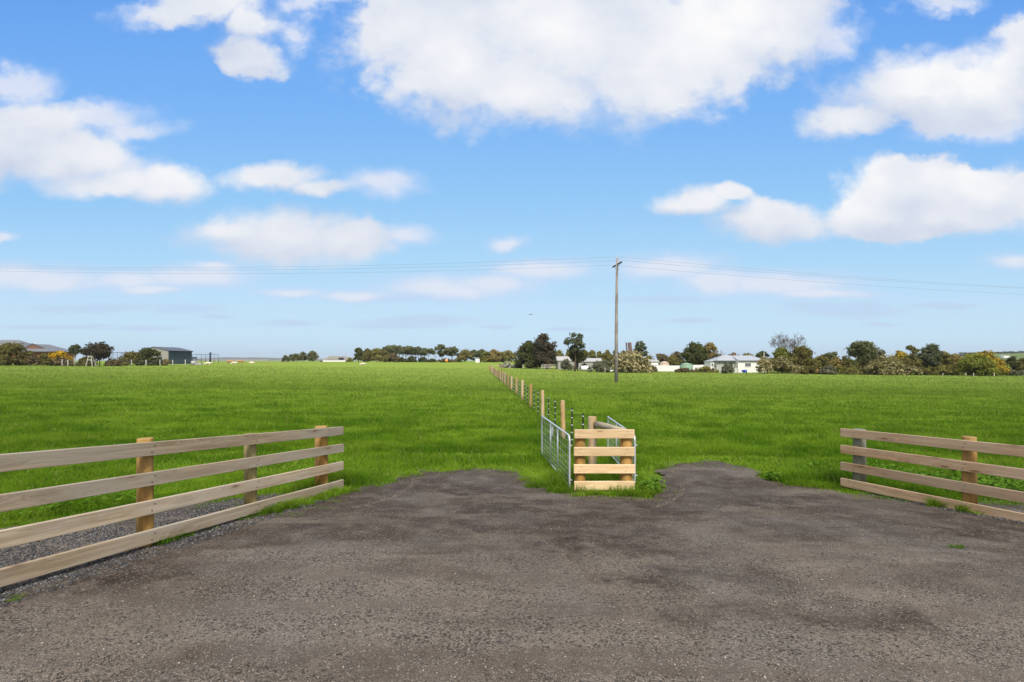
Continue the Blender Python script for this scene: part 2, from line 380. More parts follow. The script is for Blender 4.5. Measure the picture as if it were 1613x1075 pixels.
# ------------------------------------------------------------------ mesh helpers
class MB:
    """collects simple shapes into one mesh"""
    def __init__(s): s.v = []; s.f = []; s.mi = []; s.cur = 0; s.smooth = []

    def add(s, vs, fs, smooth=False):
        o = len(s.v); s.v += [tuple(q) for q in vs]
        for f in fs:
            s.f.append(tuple(i + o for i in f)); s.mi.append(s.cur); s.smooth.append(smooth)

    def box(s, c, size, rz=0.0, bev=0.0):
        x, y, z = (q / 2 for q in size)
        co, si = math.cos(rz), math.sin(rz)
        b = min(bev, x * .9, y * .9, z * .9)
        if b <= 0:
            vs = [(sx * x, sy * y, sz * z) for sx in (-1, 1) for sy in (-1, 1) for sz in (-1, 1)]
            fs = [(0, 1, 3, 2), (4, 6, 7, 5), (0, 4, 5, 1), (2, 3, 7, 6), (0, 2, 6, 4), (1, 5, 7, 3)]
        else:
            bm = bmesh.new(); bmesh.ops.create_cube(bm, size=1.0)
            for v in bm.verts: v.co = Vector((v.co.x * 2 * x, v.co.y * 2 * y, v.co.z * 2 * z))
            bmesh.ops.bevel(bm, geom=bm.edges[:], offset=b, segments=2, affect='EDGES', profile=0.6)
            bm.verts.index_update()
            vs = [tuple(v.co) for v in bm.verts]; fs = [tuple(v.index for v in f.verts) for f in bm.faces]
            bm.free()
        vs = [(c[0] + a * co - b2 * si, c[1] + a * si + b2 * co, c[2] + d) for a, b2, d in vs]
        s.add(vs, fs)

    def tube(s, pts, rad, n=8, cap=True):
        pts = [Vector(p) for p in pts]
        if not isinstance(rad, (list, tuple)): rad = [rad] * len(pts)
        vs, fs = [], []
        ref = None
        for i, p in enumerate(pts):
            d = (pts[min(i + 1, len(pts) - 1)] - pts[max(i - 1, 0)]).normalized()
            if ref is None:
                ref = Vector((1, 0, 0)) if abs(d.x) < 0.8 else Vector((0, 1, 0))
            a = (ref - d * ref.dot(d)).normalized(); b = d.cross(a); ref = a
            for k in range(n):
                t = 2 * math.pi * k / n
                vs.append(p + (a * math.cos(t) + b * math.sin(t)) * rad[i])
        for i in range(len(pts) - 1):
            for k in range(n):
                k2 = (k + 1) % n
                fs.append((i * n + k, i * n + k2, (i + 1) * n + k2, (i + 1) * n + k))
        s.add(vs, fs, True)
        if cap:
            e = (len(pts) - 1) * n
            o = len(s.v) - len(vs)
            s.f.append(tuple(o + k for k in range(n - 1, -1, -1))); s.mi.append(s.cur); s.smooth.append(False)
            s.f.append(tuple(o + e + k for k in range(n))); s.mi.append(s.cur); s.smooth.append(False)

    def prism(s, poly, y0, y1):
        """outline in x,z pushed along y"""
        n = len(poly)
        vs = [(x, y0, z) for x, z in poly] + [(x, y1, z) for x, z in poly]
        fs = [tuple(range(n)), tuple(range(2 * n - 1, n - 1, -1))]
        fs += [(i, i + n, (i + 1) % n + n, (i + 1) % n) for i in range(n)]
        s.add(vs, fs)

    def build(s, name, mats, parent=None, loc=None, matrix=None):
        me = bpy.data.meshes.new(name)
        me.from_pydata(s.v, [], s.f)
        mats = mats if isinstance(mats, (list, tuple)) else [mats]
        for m in mats: me.materials.append(m)
        me.polygons.foreach_set('material_index', s.mi)
        me.polygons.foreach_set('use_smooth', s.smooth)
        bm = bmesh.new(); bm.from_mesh(me); bmesh.ops.recalc_face_normals(bm, faces=bm.faces); bm.to_mesh(me); bm.free()
        o = bpy.data.objects.new(name, me); COL.objects.link(o)
        if matrix is not None: o.matrix_local = matrix
        if loc is not None: o.location = loc
        if parent is not None: o.parent = parent
        return o


def raw_mesh(name, co, faces_flat, nper, mat, parent=None, smooth=False):
    """fast mesh from numpy arrays; faces_flat is a list of (index array, corners per face)"""
    me = bpy.data.meshes.new(name)
    me.vertices.add(len(co)); me.vertices.foreach_set('co', np.ascontiguousarray(co, np.float32).ravel())
    idx = np.concatenate([a.ravel() for a in faces_flat]).astype(np.int32)
    tot = np.concatenate([np.full(len(a), k, np.int32) for a, k in zip(faces_flat, nper)])
    me.loops.add(len(idx)); me.loops.foreach_set('vertex_index', idx)
    me.polygons.add(len(tot))
    st = np.concatenate([[0], np.cumsum(tot)[:-1]]).astype(np.int32)
    me.polygons.foreach_set('loop_start', st)
    try: me.polygons.foreach_set('loop_total', tot)
    except Exception: pass
    if smooth: me.polygons.foreach_set('use_smooth', np.ones(len(tot), bool))
    me.materials.append(mat)
    me.update(calc_edges=True)
    o = bpy.data.objects.new(name, me); COL.objects.link(o)
    if parent is not None: o.parent = parent
    return o


def tag(o, label=None, cat=None, group=None, kind=None):
    if label: o['label'] = label
    if cat: o['category'] = cat
    if group: o['group'] = group
    if kind: o['kind'] = kind
    return o


def thing(name, loc, label, cat, group=None, rz=0.0):
    o = bpy.data.objects.new(name, None); o.empty_display_size = 0.3
    o.location = loc; o.rotation_euler = (0, 0, rz); COL.objects.link(o)
    return tag(o, label, cat, group)


def bar(name, p0, p1, h, t, mat, parent, bev=0.006, up=Vector((0, 0, 1))):
    """a sawn board between two points (in the parent's space), with its own local x along it"""
    p0, p1 = Vector(p0), Vector(p1)
    d = p1 - p0; L = d.length; x = d.normalized()
    y = up.cross(x).normalized(); z = x.cross(y)
    mb = MB(); mb.box((0, 0, 0), (L, t, h), 0, bev)
    mx = Matrix((x, y, z)).transposed().to_4x4(); mx.translation = (p0 + p1) / 2
    return mb.build(name, mat, parent, matrix=mx)


def round_post(name, p, h, r, mat, parent, sink=0.3, lean=(0, 0), n=20):
    mb = MB()
    top = 0.008
    pts = [(0, 0, -sink), (lean[0] * .3, lean[1] * .3, h * .3), (lean[0] * .7, lean[1] * .7, h * .7), (lean[0], lean[1], h - top), (lean[0], lean[1], h)]
    mb.tube(pts, [r * 1.03, r * 1.02, r * .99, r * .97, r * .93], n)
    return mb.build(name, mat, parent, loc=p)


# ------------------------------------------------------------------ ground
GP = [(-60, 846), (0, 833), (100, 823), (200, 813), (300, 797), (393, 781), (430, 778), (462, 779), (505, 782), (538, 773), (568, 763), (600, 764), (625, 757),
      (640, 748), (665, 743), (700, 740.5), (740, 737.5), (770, 739), (800, 741), (822, 748), (832, 757), (858, 768), (880, 775), (897, 779),
      (930, 780), (1000, 781), (1020, 781), (1034, 772), (1036, 757), (1035, 742), (1050, 735), (1080, 728), (1130, 725), (1160, 732),
      (1185, 738), (1207, 746), (1214, 754), (1250, 763), (1300, 768), (1330, 775), (1380, 779), (1450, 786), (1540, 790), (1613, 797), (1760, 813)]
POLY = [ground_at(*p) for p in GP]
POLY = np.array([(-16.0, POLY[0][1] + .1)] + POLY + [(19.0, POLY[-1][1] - .1), (19.0, -14.0), (-16.0, -14.0)])


def inside(x, y):
    r = np.zeros(x.shape, bool)
    n = len(POLY)
    for i in range(n):
        x0, y0 = POLY[i]; x1, y1 = POLY[(i + 1) % n]
        if y0 == y1: continue
        c = ((y0 > y) != (y1 > y)) & (x < (x1 - x0) * (y - y0) / (y1 - y0) + x0)
        r ^= c
    return r


def poly_wobble(x, y, amp=0.24):
    return x + amp * (fbm(x * 3.4, y * 3.4, 5, 5) - 0.5) * 2, y + amp * (fbm(x * 3.4, y * 3.4, 9, 5) - 0.5) * 2


def spaced(limit, first, ratio):
    v = [0.0]; s = first
    while v[-1] < limit:
        v.append(v[-1] + s); s *= ratio
    return v


def grid_faces(nx, ny, keep=None):
    i = np.arange((nx - 1) * (ny - 1)); a = (i // (nx - 1)) * nx + i % (nx - 1)
    q = np.stack([a, a + 1, a + nx + 1, a + nx], 1)
    return q if keep is None else q[keep]


xs = np.array(sorted(set([-v for v in spaced(5200, 0.5, 1.07)] + spaced(5200, 0.5, 1.07))))
ys = np.array([-v for v in spaced(120, 0.8, 1.3)][::-1] + spaced(5200, 0.35, 1.045)[1:])
gx, gy = np.meshgrid(xs, ys)
gzv = gz(gx, gy) - 0.03 * inside(gx, gy) - 0.025
co = np.stack([gx.ravel(), gy.ravel(), gzv.ravel()], 1)
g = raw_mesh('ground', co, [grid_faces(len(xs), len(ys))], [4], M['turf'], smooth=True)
tag(g, 'green grass paddock stretching away to the horizon', kind='structure')

xs = np.arange(-15, 18.01, 0.06)
ys = np.concatenate([np.arange(-13, 4.5, 0.2), np.arange(4.5, 10.6, 0.05)])
gx, gy = np.meshgrid(xs, ys)
wx, wy = poly_wobble(gx, gy)
ins = inside(wx, wy)
rel = 0.020 * (fbm(gx * 0.9, gy * 1.6, 21) - .5) + 0.016 * (fbm(gx * 5, gy * 5, 31) - .5)
# low ridges pushed up by turning wheels
for (a, b, am) in (((1085, 795), (1490, 852), .022), ((1110, 812), (1280, 840), .012), ((775, 745), (905, 800), .014), ((1030, 830), (1200, 800), .01), ((1250, 790), (1400, 806), .014)):
    A = np.array(ground_at(*a)); B = np.array(ground_at(*b)); d = B - A; L = np.hypot(*d); d = d / L
    s = (gx - A[0]) * d[0] + (gy - A[1]) * d[1]
    bow = 0.25 * np.sin(np.clip(s / L, 0, 1) * math.pi)
    o = -(gx - A[0]) * d[1] + (gy - A[1]) * d[0] - bow + .05 * (fbm(gx * 2, gy * 2, 77) - .5)
    rel = rel + am * np.exp(-(o / 0.05) ** 2) * sstep(0, .4, s) * sstep(0, .4, L - s)
co = np.stack([gx.ravel(), gy.ravel(), (gz(gx, gy) + rel).ravel()], 1)
nx, ny = len(xs), len(ys)
k = ins.ravel(); q = grid_faces(nx, ny)
q = q[k[q].all(1)]
used = np.unique(q); remap = np.full(len(co), -1); remap[used] = np.arange(len(used))
fc = raw_mesh('gravel_forecourt', co[used], [remap[q]], [4], M['gravel'], smooth=True)
tag(fc, 'brown grey gravel forecourt with dark damp patches in front of the gates', kind='structure')


# ------------------------------------------------------------------ loose stones
def stones(name, label, pts, size, mat):
    n = len(pts)
    base = np.array([(1, 0, 0), (-1, 0, 0), (0, 1, 0), (0, -1, 0), (0, 0, 1), (0, 0, -1)], float)
    tris = np.array([(0, 2, 4), (2, 1, 4), (1, 3, 4), (3, 0, 4), (2, 0, 5), (1, 2, 5), (3, 1, 5), (0, 3, 5)])
    v = base[None] * (0.65 + 0.7 * RNG.random((n, 6, 1)))
    v[:, :, 0] += 0.35 * (RNG.random((n, 6)) - .5); v[:, :, 1] += 0.35 * (RNG.random((n, 6)) - .5)
    v = v * size[:, None, None] * np.array([1, 1, 0.62])
    a = RNG.random(n) * 2 * math.pi; ca, sa = np.cos(a)[:, None], np.sin(a)[:, None]
    x = v[:, :, 0] * ca - v[:, :, 1] * sa; y = v[:, :, 0] * sa + v[:, :, 1] * ca
    z = v[:, :, 2] + size[:, None] * 0.22
    px, py = pts[:, 0], pts[:, 1]
    co = np.stack([x + px[:, None], y + py[:, None], z + gz(px, py)[:, None]], 2).reshape(-1, 3)
    f = (tris[None] + 6 * np.arange(n)[:, None, None]).reshape(-1, 3)
    o = raw_mesh(name, co, [f], [3], mat)
    return tag(o, label, kind='stuff')


def screen_pts(n, u0, u1, d0, d1):
    u = RNG.uniform(u0, u1, n); D = 1 / RNG.uniform(1 / d1, 1 / d0, n)
    return np.stack([u * D, D], 1)


p = screen_pts(90000, -1.3, 1.3, 1.9, 9.0)
p = p[inside(p[:, 0], p[:, 1])]
dens = fbm(p[:, 0] * 0.9, p[:, 1] * 1.6, 41) + 0.35 * (fbm(p[:, 0] * 4, p[:, 1] * 4, 45) - .5)
near_b = np.exp(-((p[:, 0] - 0.05) ** 2 / .5 + (p[:, 1] - 2.62) ** 2 / .03)) * .35
p = p[RNG.random(len(p)) < np.clip((dens + near_b - 0.36) * 2.3, 0.05, 1)]
sz = 0.0034 + 0.0056 * RNG.random(len(p)) ** 4
e = screen_pts(60000, -1.2, 1.2, 5.5, 11.0); ex, ey = poly_wobble(e[:, 0], e[:, 1] - .22, .5)
e = e[inside(ex, ey) & ~inside(e[:, 0], e[:, 1])]; e = e[:9000]
p = np.concatenate([p, e]); sz = np.concatenate([sz, 0.006 + 0.007 * RNG.random(len(e)) ** 2])
for (a, b) in (((1085, 795), (1490, 852)), ((1110, 812), (1280, 840)), ((775, 745), (905, 800)), ((1030, 830), (1200, 800)), ((1250, 790), (1400, 806)), ((650, 752), (560, 800)), ((1060, 742), (1035, 800)), ((870, 790), (1010, 786))):
    A = np.array(ground_at(*a)); B = np.array(ground_at(*b)); d = B - A; L = np.hypot(*d); nr = np.array((-d[1], d[0])) / L; k = int(L * 330)
    t = RNG.random(k); o = .25 * np.sin(t * math.pi) + .035 * RNG.normal(size=k) + .05 * (fbm(t * L * 2, t * 0, 77) - .5)
    p = np.concatenate([p, A + d * t[:, None] + nr * o[:, None]]); sz = np.concatenate([sz, .004 + .006 * RNG.random(k) ** 2])
stones('loose_gravel', 'loose grey and tan stones lying over the forecourt', p, sz, M['stone'])

# dark crushed stone under and behind the two post-and-rail fences
LF0, LF1 = np.array((-3.76, 3.55)), np.array((-2.69, 7.68))      # line of the weathered fence
RF0, RF1 = np.array((5.60, 8.23)), np.array((6.41, 6.06))        # line of the tan fence


def along(a, b, n, t0, t1, o0, o1):
    t = RNG.uniform(t0, t1, n); d = b - a; nrm = np.array((-d[1], d[0])) / np.hypot(*d)
    o = RNG.uniform(o0, o1, n)
    return a[None] + d[None] * t[:, None] + nrm[None] * o[:, None]


p = np.concatenate([along(LF0, LF1, 26000, -.6, .92, -.12, 1.5), along(LF0, LF1, 2500, -.3, .9, -.3, -.05), along(RF0, RF1, 5000, .1, 1.7, -.16, .5)])
p = p[inside(p[:, 0], p[:, 1])]
stones('crushed_stone', 'dark blue grey crushed stone along the fence feet', p, 0.006 + 0.011 * RNG.random(len(p)) ** 2, M['stone_dark'])


# ------------------------------------------------------------------ grass
def seg_dist(x, y, a, b):
    d = b - a; t = np.clip(((x - a[0]) * d[0] + (y - a[1]) * d[1]) / (d @ d), 0, 1)
    return np.hypot(x - a[0] - t * d[0], y - a[1] - t * d[1])


def blades(P, h, wd, segs, lean, curl):
    """bent blades; segs = 1 gives one triangle, 2 gives a quad and a tip"""
    n = len(P); a = RNG.random(n) * 2 * math.pi
    l = RNG.random(n) * 2 * math.pi
    lx, ly = np.cos(l) * lean * h, np.sin(l) * lean * h
    sx, sy = np.cos(a) * wd * .5, np.sin(a) * wd * .5
    z0 = gz(P[:, 0], P[:, 1]) - 0.015
    def pt(ox, oy, oz): return np.stack([P[:, 0] + ox, P[:, 1] + oy, z0 + oz], 1)
    if segs == 1:
        co = np.stack([pt(-sx, -sy, 0), pt(sx, sy, 0), pt(lx, ly, h)], 1).reshape(-1, 3)
        i = 3 * np.arange(n)
        return co, [np.stack([i, i + 1, i + 2], 1)], [3]
    m = 0.55
    co = np.stack([pt(-sx, -sy, 0), pt(sx, sy, 0), pt(lx * .3 + sx * .8, ly * .3 + sy * .8, h * m), pt(lx * .3 - sx * .8, ly * .3 - sy * .8, h * m),
                   pt(lx, ly, h * (1 - curl))], 1).reshape(-1, 3)
    i = 5 * np.arange(n)
    return co, [np.stack([i, i + 1, i + 2, i + 3], 1), np.stack([i + 3, i + 2, i + 4], 1)], [4, 3]


GSETS = []


def grass_points(n, d0, d1, segs, wmin, wk):
    P = screen_pts(n, -1.3, 1.3, d0, d1)
    x, y = P[:, 0], P[:, 1]
    wx, wy = poly_wobble(x, y, 0.28)
    ox, oy = poly_wobble(x, y + .25, 0.55)
    P = P[~inside(wx, wy) | (~inside(ox, oy) & (RNG.random(len(x)) < .10))]
    x, y = P[:, 0], P[:, 1]
    cl = fbm(x * 1.1, y * 1.1, 3, 3); cl2 = fbm(x * 0.25, y * 0.25, 8, 3)
    h = 0.028 + 0.110 * np.clip(cl * 2.2 - .62, 0, 1) + 0.03 * cl2
    h = h * (0.6 + 0.8 * RNG.random(len(P)))
    # ranker growth where the mower and the stock do not reach
    rank = np.maximum(np.exp(-(seg_dist(x, y, LF0, LF1) / .55) ** 2), np.exp(-(seg_dist(x, y, RF0, RF1 + (RF1 - RF0)) / .6) ** 2))
    rank = np.maximum(rank, np.exp(-(seg_dist(x, y, np.array((.98, 8.0)), np.array((.70, 10.4))) / .35) ** 2))
    rank = np.maximum(rank, np.exp(-(seg_dist(x, y, np.array((1.9, 8.0)), np.array((2.0, 10.4))) / .40) ** 2))
    row = np.abs(x - (2.305 - .0702 * y))
    rank = np.maximum(rank, .45 * np.exp(-(row / .25) ** 2))
    rank = np.maximum(rank, .7 * np.exp(-(seg_dist(x, y, np.array((4.2, 8.9)), np.array((6.5, 8.4))) / .9) ** 2))
    h = h * (1 + 1.25 * rank * (0.5 + fbm(x * 4, y * 4, 61)))
    # low in front of the rails, where the gravel is driven on
    sr = -(x - RF0[0]) * .937 - (y - RF0[1]) * .35; sl = (x - LF0[0]) * .968 - (y - LF0[1]) * .25
    front = ((sr > -.04) & (sr < .7) & (x > 4.9) & (y < 8.5)) | ((sl > -.04) & (sl < .5) & (x < -2.55) & (y < 7.9))
    h = np.where(front, np.minimum(h, .055), h)
    # short at the worn gateway edges
    inner = inside(x, y - 0.45) | inside(x + .3, y - .2) | inside(x - .3, y - .2)
    h = np.where(inner & (rank < .3), h * .6, h)
    wd = np.maximum(wmin, wk * y) * (0.6 + 0.8 * RNG.random(len(P)))
    GSETS.append(blades(P, h, wd, segs, 0.25 + 0.75 * RNG.random(len(P)), .12))


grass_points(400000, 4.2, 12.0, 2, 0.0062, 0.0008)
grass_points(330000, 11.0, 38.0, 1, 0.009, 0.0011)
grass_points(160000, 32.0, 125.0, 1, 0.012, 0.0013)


def tuft(px, py, n, rad, h, wd=0.006, sq=0.5):
    X, D = ground_at(px, py)
    r = rad * np.sqrt(RNG.random(n)); a = RNG.random(n) * 2 * math.pi
    P = np.stack([X + r * np.cos(a), D + r * np.sin(a) * sq], 1)
    GSETS.append(blades(P, h * (0.5 + 0.7 * RNG.random(n)), np.full(n, wd), 2, 0.4 + 0.9 * RNG.random(n), .2))


for px, py, n, rad, h in ((372, 818, 200, .2, .09), (390, 812, 480, .24, .12), (412, 807, 800, .27, .15), (440, 801, 820, .25, .15), (470, 795, 460, .22, .13), (495, 788, 360, .2, .11), (512, 783, 420, .2, .13), (530, 778, 460, .2, .15), (548, 774, 260, .2, .09),
                          (240, 857, 380, .16, .11), (262, 851, 380, .15, .12), (285, 845, 180, .14, .09), (455, 812, 70, .18, .05), (500, 800, 60, .2, .05), (330, 833, 60, .14, .05),
                          (30, 940, 40, .05, .04), (22, 946, 40, .03, .04), (85, 925, 25, .05, .03), (530, 790, 60, .16, .05),
                          (1478, 798, 420, .16, .17), (1500, 800, 520, .18, .16), (1525, 806, 420, .16, .15), (1545, 810, 160, .16, .09), (1352, 776, 90, .2, .05), (1400, 786, 160, .25, .07), (1440, 790, 120, .2, .07),
                          (1506, 862, 70, .09, .055), (915, 781, 120, .14, .06), (935, 780, 200, .12, .13), (955, 781, 160, .13, .09), (985, 781, 240, .16, .12), (1012, 782, 420, .18, .16), (1026, 776, 420, .18, .17),
                          (880, 776, 380, .2, .15), (850, 768, 420, .25, .16), (833, 758, 260, .2, .11), (815, 748, 120, .2, .05), (1045, 738, 140, .2, .07), (650, 748, 140, .2, .06),
                          (1225, 757, 260, .2, .13), (1260, 764, 300, .25, .15), (1295, 768, 300, .25, .16), (1045, 830, 12, .05, .03), (480, 1020, 10, .03, .025), (760, 735, 60, .3, .04)):
    tuft(px, py, n, rad, h)
rr_ = random.Random(3)
for i in range(4, len(GP) - 2):
    (xa, ya), (xb, yb) = GP[i], GP[i + 1]
    for q in range(int(abs(xb - xa) / 7) + 1):
        t = rr_.random(); yo = rr_.random() ** 2
        tuft(xa + (xb - xa) * t + rr_.uniform(-6, 6), ya + (yb - ya) * t + 1 + 9 * yo, int(26 * (1 - .7 * yo)), rr_.uniform(.05, .13), rr_.uniform(.03, .07), .006, .8)
co, fs, npr, off = [], [], [], 0
for c, f, k in GSETS:
    co.append(c); fs += [a + off for a in f]; npr += k; off += len(c)
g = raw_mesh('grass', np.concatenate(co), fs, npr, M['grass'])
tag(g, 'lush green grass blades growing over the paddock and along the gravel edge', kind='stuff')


def leaf_quads(P, N, size, aspect=0.6):
    """diamond leaves at P facing N"""
    n = len(P)
    N = N / np.linalg.norm(N, axis=1, keepdims=True)
    t = RNG.normal(size=(n, 3)); t -= N * (t * N).sum(1, keepdims=True); t /= np.linalg.norm(t, axis=1, keepdims=True)
    b = np.cross(N, t)
    s = size[:, None]
    co = np.stack([P - t * s, P + b * s * aspect, P + t * s, P - b * s * aspect], 1).reshape(-1, 3)
    i = 4 * np.arange(n)
    return co, np.stack([i, i + 1, i + 2, i + 3], 1)


# broad-leaved weeds among the grass by the tan fence and the gateway
P = []
for px, py, n, r in ((1060, 0, 0, 0), (1218, 757, 60, .12), (1022, 777, 90, .15), (1032, 768, 70, .15), (1570, 772, 500, .5), (1500, 765, 350, .5), (1600, 760, 500, .6), (1440, 757, 200, .6), (1380, 745, 120, .6), (1545, 750, 300, .7),
                     (1290, 745, 70, .5), (60, 810, 60, .25), (130, 800, 60, .25), (200, 795, 40, .3)):
    if not n: continue
    X, D = ground_at(px, py)
    a = RNG.random(n) * 2 * math.pi; rr = r * np.sqrt(RNG.random(n))
    x = X + rr * np.cos(a); y = D + rr * np.sin(a)
    P.append(np.stack([x, y, gz(x, y) + 0.05 + 0.12 * RNG.random(n)], 1))
P = np.concatenate(P)
N = RNG.normal(size=P.shape) * .45 + np.array((0, 0, 1))
co, f = leaf_quads(P, N, 0.022 + 0.03 * RNG.random(len(P)), .7)
tag(raw_mesh('weeds', co, [f], [4], M['weed']), 'broad leaved green weeds among the grass beside the tan fence', kind='stuff')


# ------------------------------------------------------------------ post-and-rail fences
def rail_fence(label, A, B, ext0, ext1, rails, posts, rail_mat, post_spec, away):
    """A, B: ends of the rail line (x, y); rails: z of the rail middles at A and at B"""
    A, B = Vector((*A, 0)), Vector((*B, 0)); d = (B - A); L = d.length; d.normalize()
    n = Vector(away).normalized()
    base = Vector((B.x, B.y, float(gz(B.x, B.y))))
    root = thing('post_and_rail_fence', base, label, 'fence')
    rail_objs = []
    for k, (za, zb, hh) in enumerate(rails):
        sl = (zb - za) / L
        p0 = A - d * ext0 + Vector((0, 0, za - sl * ext0)); p1 = B + d * (ext1 + random.uniform(-.015, .01)) + Vector((0, 0, zb))
        rail_objs.append((bar('rail', p0 - base, p1 - base, hh, .045, rail_mat, root), (p1 - p0).length, ext0))
    rl = [c for c in root.children] if False else rail_objs
    for (t, r, top, mk) in posts:
        for o_, LL, e0 in rl:
            xx = -LL / 2 + e0 + t * L
            for dz in (-.03, .03): nb_ = MB(); nb_.tube([(xx + dz * .4, -.0255, dz), (xx + dz * .4, .0255, dz)], .0062, 7); nb_.build('nail', M['dark_steel'], o_)
        p = A + d * (t * L) + n * (.0225 + r)
        zt = rails[-1][0] + (rails[-1][1] - rails[-1][0]) * t + .065 + top
        z0 = float(gz(p.x, p.y))
        round_post('post', Vector((p.x, p.y, z0)) - base, zt - z0, r, M[mk], root, lean=(random.uniform(-.01, .01), random.uniform(-.01, .01)))
    return root


ld = Vector((1.07, 4.13, 0)).normalized()
rail_fence('weathered grey brown four-rail fence on round posts beside the dark crushed stone', LF0, LF1, 1.6, .01,
           [(.505, .148, .131), (.785, .435, .134), (1.053, .716, .128), (1.348, .990, .130)],
           [(.271, .068, .032, 'post'), (.582, .072, -.008, 'post_olive'), (.914, .093, .018, 'post')], M['rail'], None, (-ld.y, ld.x, 0))
rd = Vector((.81, -2.17, 0)).normalized()
za = [CZ - (yy - HY) * 8.23 / F for yy in (759.2, 734, 707.4, 681.4)]
zb = [CZ - (yy - HY) * 6.06 / F for yy in (807.8, 774.3, 737.7, 701)]
rail_fence('tan four-rail fence with a grey green end post beside the weeds', RF0, RF1, .0, 2.4,
           [(a, b, .138) for a, b in zip(za, zb)],
           [(.10, .092, .000, 'post_grey'), (.742, .080, -.014, 'post')], M['rail_tan'], None, (-rd.y, rd.x, 0) if -rd.y > 0 and rd.x > 0 else (rd.y * -1, rd.x, 0))

# the short panel between the two gates
pb = Vector((1.48, 7.9, float(gz(1.48, 7.9))))
root = thing('gateway_fence_panel', pb, 'short fence panel of four fresh yellow pine boards between the two gates', 'fence panel')
Dp = 7.77
for yy in (765.3, 738.7, 711.4, 683.7):
    z = CZ - (yy - HY) * Dp / F
    x0 = (904.3 + random.uniform(-.6, .8) - CX) * Dp / F; x1 = (999.6 + random.uniform(-.6, .6) - CX) * Dp / F
    o_ = bar('rail', Vector((x0, Dp, z)) - pb, Vector((x1, Dp, z + random.uniform(-.004, .004))) - pb, .141, .045, M['rail_fresh'], root)
    for xx in (-.39, .35):
        for dz in (-.032, .034): nb_ = MB(); nb_.tube([(xx + dz * .5, -.0255, dz), (xx + dz * .5, .0255, dz)], .006, 7); nb_.build('nail', M['dark_steel'], o_)
for px, r in ((913.6, .090), (986.3, .098)):
    x = (px - CX) * (Dp + .12) / F; y = Dp + .024 + r
    round_post('post', Vector((x, y, float(gz(x, y)))) - pb, .955, r, M['post'], root)
sx = (933 - CX) * 9.35 / F
strz = zof(656.5, 9.35)
round_post('strainer_post', Vector((sx, 9.35, float(gz(sx, 9.35)))) - pb, strz - float(gz(sx, 9.35)), .082, M['post_row'], root)
a = Vector((sx + .06, 9.30, strz - .14)) - pb; b = Vector((1.86, 7.97, .93)) - pb
mb = MB(); L = (b - a).length
mb.tube([(-L / 2, 0, 0), (-L / 6, .004, .004), (L / 6, -.004, .002), (L / 2, 0, 0)], [.062, .06, .058, .056], 16)
x = (b - a).normalized(); y = Vector((0, 0, 1)).cross(x).normalized(); z = x.cross(y)
mx = Matrix((x, y, z)).transposed().to_4x4(); mx.translation = (a + b) / 2
mb.build('brace_log', M['log'], root, matrix=mx)


# ------------------------------------------------------------------ gates
def gate(label, near, far, z0, z1, leg, fr):
    near, far = Vector((*near, 0)), Vector((*far, 0))
    base = Vector((near.x, near.y, 0))
    root = thing('wire_gate', base, label, 'gate', 'wire gates swung open beside the fence panel')
    d = far - near; L = d.length; d.normalize()
    def q(s, z): return d * s + Vector((0, 0, z))
    # rounded pipe frame
    R = .09; pts = [q(0, z0 - leg), q(0, z0), q(0, z1 - R)]
    for k in range(1, 6):
        t = k / 6 * math.pi / 2; pts.append(q(R - R * math.cos(t), z1 - R + R * math.sin(t)))
    pts += [q(R, z1), q(L * .5, z1), q(L - .03, z1)]
    for k in range(1, 4):
        t = k / 4 * math.pi / 2; pts.append(q(L - .03 + .03 * math.sin(t), z1 - .03 + .03 * math.cos(t)))
    pts += [q(L, z1 - .03), q(L, z0), q(L, z0 - .02)]
    mb = MB(); mb.tube(pts, .0165, 10); mb.build('frame', M['galv'], root)
    mb = MB(); mb.tube([q(0, z0), q(L, z0)], .013, 8); mb.build('bottom_bar', M['galv'], root)
    for f in fr:
        mb = MB(); mb.tube([q(L * f, z0), q(L * f, z1 - .012)], .0145, 8); mb.build('upright', M['galv'], root)
    mb = MB()
    zz = [z0 + (z1 - z0) * t for t in (.10, .20, .31, .43, .57, .73, .88)]
    for z in zz: mb.tube([q(0, z), q(L, z)], .0024, 5, False)
    s = .16
    while s < L - .05:
        mb.tube([q(s, z0), q(s, z1)], .0019, 5, False); s += .20
    mb.build('wire_mesh', M['galv'], root)
    mb = MB(); a = q(L * .5, z1 - .10)
    mb.box(a + Vector((-.02, 0, -.03)), (.03, .02, .16), 0, .004); mb.tube([a, a + Vector((-.03, .01, -.09)), a + Vector((-.02, .01, -.2))], .008, 6)
    mb.build('latch', M['galv'], root)
    for z in (z0 + .1, z1 - .16):
        mb = MB(); mb.tube([q(.0, z), q(0, z) + Vector((.05, .02, 0))], .009, 6); mb.build('hinge', M['galv'], root)
    return root


gate('open wire gate with its whole white mesh in view, swung back along the paddock grass', (.935, 7.85), (.66, 10.7), .06, .88, .08, (.355, .615))
gate('open wire gate half hidden behind the fresh pine panel and the brace log', (2.018, 7.95), (2.10, 10.6), .11, .87, .06, (.355, .615))

# ------------------------------------------------------------------ wire fence across the paddock


def fx(D): return 2.305 - .0702 * D


